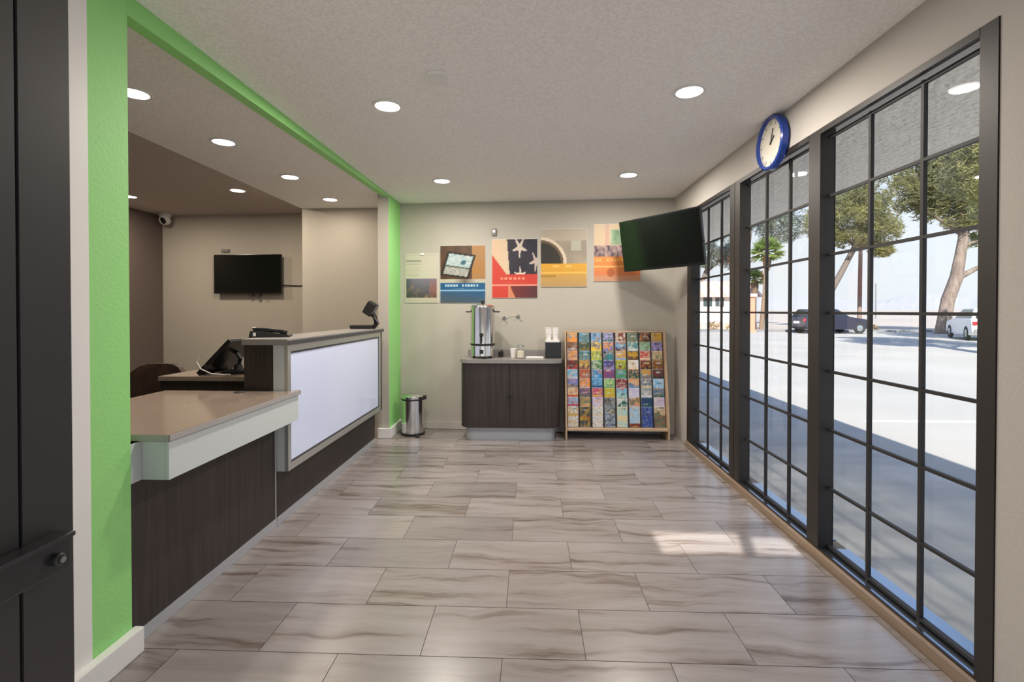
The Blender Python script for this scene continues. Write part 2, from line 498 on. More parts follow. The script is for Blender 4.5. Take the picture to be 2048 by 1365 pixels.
def baseboard(name, poly_pts, h, th, m='white_trim'):
    """run along poly_pts (xy), offset to the right-hand side by th"""
    mb = MB()
    for (a, b) in zip(poly_pts, poly_pts[1:]):
        a = Vector(a); b = Vector(b); d = (b - a).normalized(); n = Vector((d.y, -d.x)) * th
        mb.prism([tuple(a), tuple(b), tuple(b + n), tuple(a + n)], 0.001, h)
    return struct(mb.build(name, m))
mb = MB(); mb.box(-1.4815, -1.445, 0.9, 1.748, 0.001, 0.095, 0, 0.006)
o = mb.build('baseboard_left', 'white_trim'); struct(o, 'white baseboard under the near green post')
mb = MB()
mb.box(-1.419, -1.395, 4.772, YB(-1.4) - 0.02, 0.001, 0.10, 0, 0.005)
mb.box(-1.53, -1.4195, 4.772, 4.799, 0.001, 0.10, 0, 0.005)
o = mb.build('baseboard_post', 'white_trim'); struct(o, 'white baseboard around the far green post')
mb = MB()
mb.prism([(-1.39, YB(-1.39) - .014), (1.478, YB(1.478) - .014), (1.478, YB(1.478) - .001), (-1.39, YB(-1.39) - .001)], 0.001, 0.075)
o = mb.build('baseboard_back', 'wall_near'); struct(o, 'low cream baseboard along the back wall')

# window wall
mb = MB()
mb.box(XW, 1.63, -0.255, 1.598, -0.004, 2.44)
mb.box(XW, 1.60, 4.652, YB(1.5) + 0.10, -0.004, 2.44)
mb.box(XW, 1.63, 1.598, 4.652, 2.208, 2.44)
o = mb.build('wall_right', 'wall_near'); struct(o, 'cream wall around the window row')
o = BX('trim_2', 'tan', 1.455, 1.63, 1.60, 4.65, -0.003, 0.044); struct(o, 'tan wooden threshold under the window row')

# windows
Y_OPEN = [(1.664, 2.545), (2.645, 3.500), (3.670, 4.540)]
FR = [(1.600, 1.664), (2.545, 2.645), (3.500, 3.670), (4.540, 4.650)]
ZB, ZT = 0.046, 2.206
XB = 1.530                     # muntin plane
XG = 1.549                     # glass plane
ROWZ = [0.064 + (2.162 - 0.064) / 7 * i for i in range(8)]
hb_cache = {}
for i, (a, b) in enumerate(Y_OPEN):
    w = thing('window_%d' % (i + 1), ('near', 'middle', 'far')[i] + ' gridded window of the bronze window row', None, (0, 0, 0), kind='structure')
    mb = MB()
    for (p, q) in ([FR[0]] if i == 0 else []) + [FR[i + 1]]:
        if q - p > 0.105 and i < 2:      # wide mullion: two stiles with a groove
            mid = (p + q) / 2
            mb.box(XW - 0.004, 1.553, p, mid - 0.004, ZB, ZT)
            mb.box(XW + 0.012, 1.553, mid - 0.004, mid + 0.004, ZB, ZT)
            mb.box(XW - 0.004, 1.553, mid + 0.004, q, ZB, ZT)
        else:
            mb.box(XW - 0.004, 1.553, p, q, ZB, ZT)
    mb.build('frame_stile', 'bronze', w)
    mb = MB()
    mb.box(XW - 0.005, 1.50, a + .0005, b - .0005, 2.178, ZT)
    mb.build('head_rail', 'bronze', w)

    mb = MB(); mb.box(XW - 0.004, 1.485, a + .0005, b - .0005, ZB, 0.0525)
    mb.build('bottom_rail', 'bronze', w)
    mb = MB(); mb.box(1.4855, 1.63, a + .0005, b - .0005, ZB, 0.050)
    mb.build('sill_plate', 'sill', w)
    n3 = (b - a) / 3
    for k in (1, 2):
        MB().box(XB - 0.008, XB + 0.008, a + n3 * k - 0.0075, a + n3 * k + 0.0075, 0.0505, 2.172).build('muntin', 'bar', w)
    for z in ROWZ:
        MB().box(XB - 0.0079, XB + 0.0079, a + 0.001, b - 0.001, z - 0.0065, z + 0.0065).build('muntin', 'bar', w)
    MB().box(XG - 0.012, XG + 0.010, a + 0.001, b - 0.001, 0.0505, 0.058).build('glazing_bead', 'bar', w)
    zs = [0.0585] + ROWZ[1:7] + [2.200]
    for k in range(3):
        for r in range(7):
            MB().box(XG - 0.003, XG + 0.003, a + n3 * k, a + n3 * (k + 1), zs[r], zs[r + 1]).build('pane', 'glass', w)

# ================================================================== RECESSED LIGHTS
def recessed(x, y, z, watts, label, group, tint=None):
    t = thing('recessed_light', label, 'ceiling light', (x, y, z), group=group)
    mb = MB(); mb.lathe([(0.066, -0.001), (0.070, -0.006), (0.083, -0.0055), (0.086, -0.001)], 28)
    mb.build('trim_ring', 'plastic_w', t)
    mb = MB(); mb.lathe([(0.0655, -0.001), (0.0655, -0.004), (0.03, -0.005)], 28)
    mb.build('lens', 'lens', t)
    ld = bpy.data.lights.new('lamp', 'AREA'); ld.shape = 'DISK'; ld.size = 0.12; ld.energy = watts; ld.color = WARM if group == G1 else WARM_DESK
    lo = bpy.data.objects.new('lamp', ld); COL.objects.link(lo); lo.parent = t; lo.location = (0, 0, -0.012)
G1 = 'recessed lights in the lobby ceiling'; G2 = 'recessed lights above the counter'; G3 = 'recessed lights in the office recess'
recessed(-0.815, 2.739, 2.44, LAMP_MAIN, 'round recessed ceiling light beside the square ceiling plate', G1)
recessed(0.840, 2.622, 2.44, LAMP_MAIN, 'round recessed lobby light nearest the blue clock', G1)
recessed(-0.797, 4.329, 2.44, LAMP_MAIN, 'round recessed lobby light above the tablet and flag posters', G1)
recessed(0.834, 4.201, 2.44, LAMP_MAIN, 'round recessed lobby light nearest the tilted wall television', G1)
recessed(-2.121, 2.524, 2.44, LAMP_DESK, 'recessed counter light cut by the near green post, first of four', G2)
recessed(-2.118, 3.275, 2.44, LAMP_DESK, 'recessed counter light, second of four from the near green post', G2)
recessed(-2.093, 4.149, 2.44, LAMP_DESK, 'recessed counter light, third of four from the near green post', G2)
recessed(-2.096, 5.000, 2.44, LAMP_DESK * 0.55, 'small recessed counter light closest to the back wall', G2)
recessed(-4.435, 5.199, 2.54, LAMP_OFFICE, 'recessed office light beside the dark brown wall', G3)
recessed(-3.077, 4.986, 2.54, LAMP_OFFICE, 'recessed office light above the small black wall screen', G3)

t = tag(MB().box(-0.505, -0.425, 2.345, 2.475, 2.424, 2.4395, 0, 0.004).build('ceiling_plate', 'white_trim'), 'small square cream cover plate on the lobby ceiling', 'ceiling plate')

# ================================================================== ENTRY DOOR
d = thing('entry_door', 'dark bronze entry door standing open in the left foreground', 'door', (-0.66, -0.25, 0.0))
mb = MB()
mb.box(-0.045, 0, 0.852, 0.921, 0.012, 2.35)       # lock stile
mb.box(-0.045, 0, 0.0, 0.07, 0.012, 2.35)
mb.box(-0.045, 0, 0.07, 0.852, 2.22, 2.35)
mb.box(-0.045, 0, 0.07, 0.852, 0.012, 0.30)
mb.build('door_frame', 'door', d)
mb = MB(); mb.box(-0.038, -0.001, 0.0715, 0.848, 0.302, 2.218)
mb.build('door_panel', 'door', d)
mb = MB()
mb.box(0.002, 0.020, 0.16, 0.899, 0.918, 0.962, 0, 0.003)
mb.box(0.0, 0.028, 0.16, 0.897, 0.9625, 0.969, 0, 0.002)
pb = mb.build('panic_bar', 'door_bar', d)
mb = MB()
mb.lathe([(0.0085, 0), (0.0085, 0.008), (0.006, 0.010)], 16, 0, (0.020, 0.874, 0.940), 'X')
mb.lathe([(0.004, 0.0105), (0.004, 0.013)], 12, 1, (0.020, 0.874, 0.940), 'X')
mb.build('lock_cylinder', ['black', 'hook'], pb)

# ================================================================== RECEPTION COUNTER
XP = -1.50
c = thing('reception_counter', 'tall dark reception counter with a glossy white front panel', 'counter', (-1.56, 3.70, 0))
ox, oy = -1.56, 3.70
def cb(mb, x0, x1, y0, y1, z0, z1, mi=0, bev=0.0): return mb.box(x0 - ox, x1 - ox, y0 - oy, y1 - oy, z0, z1, mi, bev)
Y0, Y1 = 2.80, 4.60
mb = MB(); cb(mb, -1.66, XP - 0.02, Y0 + 0.02, Y1, 0.05, 1.07); mb.build('carcass', 'laminate', c)
mb = MB(); cb(mb, XP - 0.019, XP, Y0, 3.90, 0.052, 0.325); mb.build('front_panel', 'laminate', c)
mb = MB(); cb(mb, XP - 0.019, XP, 3.903, Y1, 0.052, 0.325); mb.build('front_panel', 'laminate', c)
mb = MB(); cb(mb, XP - 0.03, XP + 0.006, Y0 - 0.01, Y1, 0.001, 0.05); mb.build('kick_strip', 'kick', c)
mb = MB(); cb(mb, -1.695, -1.521, Y0, Y0 + 0.019, 0.05, 1.072); mb.build('end_panel', 'laminate', c)
mb = MB(); cb(mb, -1.519, -1.452, Y0, 4.555, 0.325, 1.072); bx_ = mb.build('light_box', 'pale', c); bx_['label'] = 'white box standing proud of the dark base'
mb = MB()
fa, fb = Y0, 4.56
cb(mb, -1.4515, -1.43, fa, fa + 0.035, 0.325, 1.072, 0, 0.002)
cb(mb, -1.4515, -1.43, fb - 0.035, fb, 0.325, 1.072, 0, 0.002)
cb(mb, -1.4515, -1.43, fa + 0.035, fb - 0.035, 1.032, 1.072, 0, 0.002)
cb(mb, -1.4515, -1.43, fa + 0.035, fb - 0.035, 0.325, 0.365, 0, 0.002)
mb.build('panel_frame', 'alu', c)
mb = MB()
for q in ((fa + .035, fa + .045, .365, 1.032), (fb - .045, fb - .035, .365, 1.032), (fa + .045, fb - .045, 1.020, 1.032), (fa + .045, fb - .045, .365, .378)):
    cb(mb, -1.4512, -1.436, *q)
mb.build('gasket', 'edge', c)
mb = MB(); cb(mb, -1.4512, -1.440, fa + .0455, fb - .0455, .3785, 1.0195); mb.build('white_panel', 'acrylic', c)
mb = MB(); cb(mb, -1.452, -1.43, 4.5605, 4.60, 0.325, 1.072); cb(mb, -1.52, -1.4525, 4.556, 4.60, .3255, 1.072); mb.build('end_cap', 'edge', c)

# tall worktop
t = thing('counter_top', 'grey laminate top of the tall reception counter', 'worktop', (-1.54, 3.69, 1.0735))
mb = MB(); mb.box(-0.150, 0.125, -0.925, 0.915, 0.0, 0.0365, 0, 0.004); mb.build('top_board', 'grey_top', t)
mb = MB(); mb.box(0.1255, 0.129, -0.923, 0.913, 0.002, 0.026); mb.build('edge_band', 'edge', t)

# low desk counter
c = thing('low_counter', 'low dark counter panel below the pale fascia by the near post', 'counter', (-1.75, 2.28, 0))
ox, oy = -1.75, 2.28
mb = MB(); cb(mb, XP - 0.62, XP, 1.742, 2.775, 0.052, 0.764); mb.build('front_panel', 'laminate', c)
mb = MB(); cb(mb, XP - 0.03, XP + 0.006, 1.752, 2.785, 0.001, 0.05); mb.build('kick_strip', 'kick', c)
mb = MB(); cb(mb, XP - 0.02, XP + 0.003, 2.7755, 2.7885, 0.052, 0.63); mb.build('corner_strip', 'alu', c)
mb = MB()
cb(mb, -1.402, -1.386, 1.80, 2.835, 0.625, 0.774, 0, 0.002)
cb(mb, -1.4995, -1.4025, 1.80, 1.816, 0.625, 0.774, 0, 0.002)
mb2 = MB(); cb(mb2, -1.4995, -1.495, 1.742, 1.7995, 0.625, 0.774); mb2.build('fascia_return', 'pale', c)
cb(mb, -1.4975, -1.4025, 1.8165, 2.79, 0.629, 0.645)
mb.build('fascia', 'pale', c)
t = thing('counter_top', 'taupe glossy top of the low counter with black grommets', 'worktop', (-1.75, 2.30, 0.7755))
mb = MB()
mb.prism([(-0.42, -0.51), (0.372, -0.51), (0.372, 0.545), (0.334, 0.545), (0.334, 0.494), (-0.42, 0.494)], 0.0, 0.026)
mb.build('top_board', 'counter_top', t)
mb = MB(); mb.box(0.3725, 0.376, -0.509, 0.545, 0.002, 0.024); mb.box(-0.1, 0.3715, -0.514, -0.5105, 0.002, 0.024); mb.build('edge_band', 'lilac_edge', t)
for gx, gy in ((0.062, 0.445), (-0.02, -0.33)):
    mb = MB(); mb.lathe([(0.032, 0.0265), (0.032, 0.029), (0.026, 0.030)], 20, 0, (gx, gy, 0)); mb.build('grommet', 'black', t)

# back ledge behind the counter
c = thing('back_desk', 'dark work ledge behind the tall counter under the tilted monitor', 'desk', (-2.0, 3.2, 0))
ox, oy = -2.0, 3.2
mb = MB(); cb(mb, -2.36, -1.70, 2.975, 3.30, 0.83, 0.860, 0, 0.003); mb.build('desk_top', 'counter_top', c)
mb = MB(); cb(mb, -2.35, -1.71, 2.985, 3.005, 0.001, 0.829); mb.build('front_panel', 'laminate', c)
for s in (-2.35, -1.73):
    mb = MB(); cb(mb, s, s + 0.02, 3.006, 3.29, 0.001, 0.829); mb.build('side_panel', 'laminate', c)

# tilted monitor
t = thing('monitor', 'black monitor tilted back on its stand with a pale cable', 'monitor', (-2.03, 3.12, 0.8625))
mt = Matrix.Translation((0.015, 0.05, 0.115)) @ Matrix.Rotation(R(-46), 4, 'Y')
mb = MB(); mb.obox(mt, 0.30, 0.34, 0.028, 0, 0.006); mb.build('screen_case', 'blackgloss', t)
mb = MB(); mb.obox(mt @ Matrix.Translation((0, 0, 0.0155)), 0.27, 0.31, 0.002); mb.build('display', 'screen', t)
mb = MB(); mb.lathe([(0.10, 0.0005), (0.10, 0.012), (0.03, 0.02), (0.022, 0.05)], 24, 0, (0.06, 0.07, 0)); mb.build('stand_foot', 'black', t)
mb = MB(); mb.tube([(0.06, 0.07, 0.04), (0.075, 0.07, 0.09), (0.05, 0.07, 0.13)], 0.014); mb.build('stand_arm', 'black', t)
mb = MB(); mb.tube([(-0.06, -0.13, 0.13), (-0.075, -0.15, 0.09), (-0.05, -0.145, 0.045), (0.01, -0.13, 0.012), (0.08, -0.115, 0.006), (0.12, -0.11, 0.006)], 0.005, 6)
mb.build('cable', 'cable_w', t)

# office chair behind
t = thing('office_chair', 'dark brown leather office chair behind the back desk', 'chair', (-2.83, 3.75, 0))
mb = MB()
pr = []
for u in range(9):
    z = 0.50 + 0.37 * u / 8
    pr.append((z, 0.205 + 0.012 * math.sin(u / 8 * math.pi), -0.14 + 0.02 * (u / 8) ** 2))
grid_f = [[None] * 9 for _ in pr]; grid_b = [[None] * 9 for _ in pr]
for i, (z, hw, yy) in enumerate(pr):
    for j in range(9):
        s = j / 8 * 2 - 1
        edge = 1 - 0.18 * (abs(s) ** 4) * (i / 8)
        cz = 0.5 + (z - 0.5) * edge
        curve = -0.05 * s * s
        bul = 0.02 * (1 - s ** 4) * (1 - ((i / 8) * 2 - 1) ** 4)
        grid_f[i][j] = mb.bm.verts.new((s * hw, yy + curve - 0.03 - bul, cz))
        grid_b[i][j] = mb.bm.verts.new((s * hw, yy + curve + 0.02, cz))
n = len(pr)
for i in range(n - 1):
    for j in range(8):
        f = mb.bm.faces.new((grid_f[i][j], grid_f[i][j+1], grid_f[i+1][j+1], grid_f[i+1][j])); f.smooth = True
        f = mb.bm.faces.new((grid_b[i][j], grid_b[i+1][j], grid_b[i+1][j+1], grid_b[i][j+1])); f.smooth = True
for i in range(n - 1):
    for j in (0, 8):
        mb.bm.faces.new((grid_f[i][j], grid_f[i+1][j], grid_b[i+1][j], grid_b[i][j]))
for j in range(8):
    for i in (0, n - 1):
        mb.bm.faces.new((grid_f[i][j], grid_b[i][j], grid_b[i][j+1], grid_f[i][j+1]))
mb.build('backrest', 'brownleather', t)
mb = MB(); mb.box(-0.23, 0.23, -0.20, 0.27, 0.42, 0.50, 0, 0.03); mb.build('seat', 'brownleather', t)
mb = MB(); mb.lathe([(0.028, 0.07), (0.028, 0.42)], 16); mb.build('gas_post', 'black', t)
for k in range(5):
    a = 2 * math.pi * k / 5
    mb = MB(); mb.tube([(0, 0, 0.085), (0.28 * math.cos(a), 0.28 * math.sin(a), 0.06)], [0.025, 0.016]); l = mb.build('leg', 'black', t)
    mb = MB(); mb.lathe([(0.025, -0.012), (0.025, 0.012)], 14, 0, (0.28 * math.cos(a), 0.28 * math.sin(a), 0.0265), 'X'); mb.build('caster', 'black', l)
for s in (-1, 1):
    mb = MB(); mb.tube([(s*0.235, 0.10, 0.44), (s*0.265, 0.10, 0.62), (s*0.26, 0.0, 0.66), (s*0.25, -0.12, 0.66)], 0.016); mb.build('armrest', 'black', t)

# desk phone on the tall counter
t = thing('desk_phone', 'black desk phone lying on the near end of the grey countertop', 'telephone', (-1.648, 3.02, 1.1105), R(20))
mb = MB(); mb.prism([(-0.115, 0.0), (0.115, 0.0), (0.11, 0.012), (-0.05, 0.040), (-0.108, 0.040)], -0.085, 0.085, 'Y', 0, 0.004); mb.build('base', 'black', t)
mb = MB(); mb.tube([(-0.095, -0.055, 0.046), (-0.08, -0.055, 0.051), (0.05, -0.055, 0.038), (0.098, -0.055, 0.022)], [0.016, 0.013, 0.012, 0.016], 10); mb.build('handset', 'blackgloss', t)
mb = MB(); mb.box(-0.09, -0.075, -0.0865, -0.0855, 0.008, 0.03); mb.build('side_label', 'plastic_w', t)
mb = MB()
for i in range(3):
    for j in range(4):
        x = -0.02 + j * 0.024; y = 0.0 + i * 0.024
        z = 0.040 - (x + 0.05) * 0.175
        mb.box(x - 0.008, x + 0.008, y - 0.008, y + 0.008, z - 0.004, z + 0.004)
mb.build('keypad', 'grey_box', t)

# scanner on stand
t = thing('barcode_scanner', 'black counter scanner with drooping head on a bent stand', 'scanner', (-1.52, 4.40, 1.1105))
mb = MB(); mb.box(-0.13, 0.075, -0.05, 0.05, 0.0005, 0.034, 0, 0.010); mb.build('foot', 'black', t)
mb = MB(); mb.tube([(0.07, 0, 0.012), (0.105, 0, 0.05), (0.085, 0, 0.11), (0.045, 0, 0.17)], [0.024, 0.025, 0.021, 0.024], 12); mb.build('stem', 'blackgloss', t)
mt = Matrix.Translation((0.048, 0, 0.185)) @ Matrix.Rotation(R(32), 4, 'Y')
mb = MB(); mb.obox(mt, 0.085, 0.085, 0.13, 0, 0.018); h = mb.build('head', 'black', t)
mb = MB(); mb.obox(mt @ Matrix.Translation((0.0435, 0, 0.005)), 0.003, 0.065, 0.09); mb.build('back_plate', 'grey_box', h)
mb = MB(); mb.obox(mt @ Matrix.Translation((-0.0435, 0, 0.005)), 0.003, 0.06, 0.08); mb.build('scan_window', 'screen', h)

# ================================================================== OFFICE RECESS ITEMS
rz2 = math.atan(-0.047)
def tv(name, label, loc, rz, w, h, tilt, stand_marks=False):
    t = thing(name, label, 'television', loc, rz)
    mt = Matrix.Rotation(R(tilt), 4, 'X')
    mb = MB(); mb.obox(mt @ Matrix.Translation((0, 0.014, 0)), w, 0.028, h, 0, 0.004)
    mb.obox(mt @ Matrix.Translation((0, 0.042, -0.03)), w * 0.7, 0.03, h * 0.62, 0, 0.01)
    mb.build('case', 'blackgloss', t)
    mb = MB(); mb.obox(mt @ Matrix.Translation((0, -0.0012, 0.006)), w - 0.03, 0.002, h - 0.04); mb.build('screen', 'screen', t)
    return t, mt
xc = -3.665
t, mt = tv('wall_television', 'small black television on the cream office wall', (xc, YR(xc) - 0.085, 1.752), rz2, 0.915, 0.505, 0)
mb = MB(); mb.box(-0.15, 0.15, 0.058, 0.083, -0.15, 0.15); mb.build('wall_mount', 'black', t)
for s in (0.06, 0.16):
    mb = MB(); mb.box(s - 0.018, s + 0.018, 0.004, 0.03, -0.285, -0.254, 0, 0.004); mb.build('stand_socket', 'black', t)
mb = MB(); mb.tube([(0.40, 0.05, -0.14), (0.55, 0.072, -0.150), (0.66, 0.07, -0.152), (0.735, 0.07, -0.153)], 0.006, 6); mb.build('cable', 'black', t)
t = tag(MB().box(-0.05, 0.05, -0.025, 0, -0.02, 0.02, 0, 0.008).build('wall_sensor', 'grey_box'), 'tiny grey sensor on the wall above the small television', 'sensor')
t.location = (-4.01, YR(-4.01) - 0.002, 2.066); t.rotation_euler = (0, 0, rz2)

t = thing('security_camera', 'white dome security camera in the office ceiling corner', 'security camera', (-4.765, 6.15, 2.54))
mb = MB(); mb.lathe([(0.07, -0.001), (0.075, -0.03), (0.06, -0.038)], 24); mb.build('base', 'plastic_w', t)
mb = MB()
prof = [(0.002, -0.148)] + [(0.068 * math.sin(a), -0.08 - 0.068 * math.cos(a)) for a in [R(15 * k) for k in range(1, 11)]]
mb.lathe(prof, 24); mb.build('ball', 'plastic_w', t)
mb = MB(); mb.lathe([(0.040, 0), (0.042, 0.016), (0.030, 0.020)], 20, 0, (0, 0, 0), 'Y')
l = mb.build('lens', 'blackgloss', t); l.location = (0.03, -0.062, -0.098); l.rotation_euler = (R(-155), 0, R(-25))

# ================================================================== POSTERS
def lerp3(a, b, t): return tuple(a[i] + (b[i] - a[i]) * t for i in range(3))
def lin(r, g, b):
    f = lambda c: (c / 255 / 12.92) if c <= 10 else (((c / 255) + 0.055) / 1.055) ** 2.4
    return (f(r), f(g), f(b))
def nzv(x, y, s=0): return mnoise.noise(Vector((x, y, s)))
def print_sheet(name, w, h, nx, ny, fn, parent, y=-0.0, material='poster_ink'):
    me = bpy.data.meshes.new(name)
    vs = []; cols = []
    for j in range(ny + 1):
        for i in range(nx + 1):
            u, v = i / nx, j / ny
            vs.append(((u - 0.5) * w, y, v * h))
            cols.append(fn(u, v))
    fs = []
    for j in range(ny):
        for i in range(nx):
            a = j * (nx + 1) + i
            fs.append((a, a + 1, a + nx + 2, a + nx + 1))
    me.from_pydata(vs, [], fs)
    at = me.color_attributes.new('ink', 'FLOAT_COLOR', 'POINT')
    flat = []
    for c_ in cols: flat += [c_[0], c_[1], c_[2], 1.0]
    at.data.foreach_set('color', flat)
    me.materials.append(M[material])
    o = bpy.data.objects.new(name, me); COL.objects.link(o)
    if parent: o.parent = parent
    return o

def star(u, v, cx, cy, r, rot):
    dx, dy = (u - cx) * 1.25, (v - cy) * 1.05
    a = math.atan2(dy, dx) - rot; d_ = math.hypot(dx, dy)
    k = (a / (2 * math.pi / 5)) % 1.0
    k = abs(k - 0.5) * 2            # 1 at tip
    lim = r * (0.30 + 0.70 * k ** 2.4)
    return d_ < lim
def blobs(u, v, u0, u1, v0, v1, n, seed):
    if not (u0 < u < u1 and v0 < v < v1): return 0.0
    k = (u - u0) / (u1 - u0) * n
    i = int(k); fr = k - i
    rnd = random.Random(seed * 97 + i)
    if rnd.random() < 0.14: return 0.0
    return 0.75 if 0.18 < fr < 0.80 else 0.0

def p_notice(u, v):
    w = lin(196, 191, 175)
    if u < .04 or u > .96 or v < .10 or v > .965: return lin(188, 182, 165)
    if v < .50:
        t = (v - .1) / .4
        c_ = lerp3(lin(70, 68, 62), lin(122, 118, 138), t)
        n_ = nzv(u * 7, v * 9, 3)
        c_ = lerp3(c_, lin(176, 140, 105), max(0, n_) * (1 - t) * 1.1)
        if u > .75: c_ = lerp3(c_, lin(165, 90, 70), .45 * (1 - abs(t - .5)))
        return lerp3(c_, lin(40, 58, 54), max(0, (.25 - u) * 3))
    if u < .5 and (.84 < v < .87 or .78 < v < .80): return lin(150, 150, 138)
    if u < .45 and .55 < v < .74 and int(v * 60) % 3 == 0: return lin(178, 175, 158)
    return w
def p_tablet(u, v):
    if v < .345:
        base = lin(16, 84, 128)
        if v < .215:
            base = lerp3(lin(72, 84, 90), base, min(1, max(0, (v - .02) / .19) * .7 + u * .35))
        if .205 < v < .232: return lin(130, 172, 200)
        if blobs(u, v, .09, .86, .285, .325, 12, 3): return lin(170, 198, 214)
        if blobs(u, v, .28, .8, .245, .26, 16, 4): return lin(80, 130, 160)
        return base
    # tablet photo, rotated
    a = R(8); x, y = u - .40 + (v - .66) * -.22, (v - .66) * 1.25
    tx = x * math.cos(a) - y * math.sin(a); ty = x * math.sin(a) + y * math.cos(a)
    if abs(tx) < .325 and abs(ty) < .265:
        if abs(tx) < .275 and abs(ty) < .222:
            if ty > -.03: c_ = lerp3(lin(120, 158, 170), lin(200, 205, 200), .5 + .5 * nzv(tx * 9, ty * 22, 1))
            elif ty > -.06: c_ = lin(70, 80, 62)
            else: c_ = lerp3(lin(110, 120, 122), lin(190, 186, 176), .5 + .5 * nzv(tx * 14, ty * 14, 7))
            if (tx - .10) ** 2 + (ty - .07) ** 2 < .003: c_ = lin(50, 92, 110)
            return c_
        return lin(24, 20, 18)
    if v < .42: return lerp3(lin(180, 178, 160), lin(70, 45, 30), max(0, .8 - abs(u - .55) * 3))
    if u > .70: return lerp3(lin(170, 112, 45), lin(150, 120, 80), .5 + .5 * nzv(u * 8, v * 8, 2))
    return lerp3(lin(92, 62, 38), lin(60, 38, 22), .5 + .5 * nzv(u * 6, v * 6, 5))
def p_flag(u, v):
    red = lin(196, 60, 46); cream = lin(208, 186, 158); navy = lin(48, 44, 62)
    if v < .40:
        if .205 < v < .235: return lin(226, 148, 128)
        if blobs(u, v, .17, .84, .305, .345, 7, 9): return lin(228, 140, 118)
        if blobs(u, v, .08, .80, .255, .27, 22, 5): return lin(212, 92, 72)
        if v < .20:
            if u > .40 + (.2 - v) * .6: 
                return lerp3(lin(110, 42, 42), lin(70, 40, 50), min(1, max(0, (u - .5) * 1.6)))
            if u > .36: return lin(206, 132, 96)
        return red
    edge = .33 + (1 - v) * .10
    if u > edge:
        if star(u, v, .61, .86, .22, R(-90)): return lin(205, 190, 178)
        if star(u, v, .97, .62, .20, R(120)): return lin(190, 172, 165)
        if star(u, v, .62, .385, .17, R(90)): return lin(214, 200, 190)
        return lerp3(navy, lin(30, 28, 34), .5 + .5 * nzv(u * 9, v * 3, 4))
    if v < .74 - u * 1.05: return red
    return lerp3(cream, lin(214, 170, 136), max(0, .6 - u * 2))
def p_coffee(u, v):
    if v < .405:
        c_ = lerp3(lin(196, 150, 66), lin(214, 158, 46), max(0, (v - .1) / .3))
        if .235 < v < .262: return lin(226, 178, 84)
        if v < .22: c_ = lerp3(lin(176, 146, 96), lin(196, 152, 72), v / .22)
        if .17 < v < .21 and u < .33: c_ = lin(168, 126, 52)
        if blobs(u, v, .25, .40, .335, .37, 4, 2) or blobs(u, v, .54, .70, .335, .37, 4, 6): return lin(232, 190, 110)
        return c_
    bg = lerp3(lin(128, 118, 104), lin(172, 160, 142), .5 + .5 * nzv(u * 3, v * 4, 8))
    if v > .8: bg = lin(176, 164, 148)
    dx, dy = u + .02, (v - .405) * 1.28
    r = math.hypot(dx, dy)
    if r < .46: return lin(44, 40, 34)
    if r < .52: return lin(98, 80, 62)
    if r < .585: return lin(214, 198, 176)
    if .66 < u < .88 and .62 < v < .80: return lerp3(bg, lin(200, 200, 190), .5)
    return bg
def p_shop(u, v):
    if v < .43:
        c_ = lerp3(lin(206, 120, 72), lin(226, 138, 60), max(0, (v - .1) / .33))
        if .24 < v < .265: return lin(236, 178, 96)
        if blobs(u, v, .02, .9, .35, .385, 11, 8): return lin(240, 176, 96)
        if v < .10: c_ = lin(196, 140, 104)
        if (u - .36) ** 2 + (v - .15) ** 2 < .006: c_ = lin(170, 90, 46)
        return c_
    if v < .62: return lerp3(lin(70, 52, 70), lin(190, 160, 150), max(0, min(1, .45 + .9 * nzv(u * 14, v * 12, 6))))
    if u > .36 and .64 < v < .9: return lerp3(lin(84, 132, 84), lin(160, 180, 150), max(0, .4 + nzv(u * 7, v * 8, 2)))
    if .24 < u < .33: return lin(200, 160, 140)
    return lin(206, 182, 148)

def poster(label, x0, x1, z0, z1, fn, tilt=0.0, frame=None):
    xc = (x0 + x1) / 2; w = x1 - x0; h = z1 - z0
    t = thing('poster', label, 'poster', (xc, YB(xc) - 0.0015, z0), BACK_RZ, group='posters on the back wall')
    mb = MB(); mb.box(-w / 2, w / 2, -0.007, -0.0005, 0, h); mb.build('backing', 'paper', t)
    print_sheet('print', w - 0.004, h - 0.004, 60, 76, fn, t, -0.0078).location = (0, 0, 0.002)
    return t
pt = poster('pale notice sheet with a dusk photo in its lower half', -1.37, -0.998, 1.363, 1.893, p_notice)
mb = MB(); mb.box(-0.012, 0.030, -0.016, -0.0085, 0.512, 0.538, 0, 0.003); mb.build('clip', 'plastic_w', pt)
poster('poster of hands holding a tablet above a blue band', -0.979, -0.486, 1.359, 1.977, p_tablet)
poster('poster with a stars-and-stripes flag above a red band', -0.416, 0.069, 1.412, 2.038, p_flag)
poster('poster with a dark coffee cup above a mustard band', 0.102, 0.587, 1.526, 2.139, p_coffee)
poster('poster with an orange band partly hidden by the tilted television', 0.655, 1.135, 1.583, 2.182, p_shop)

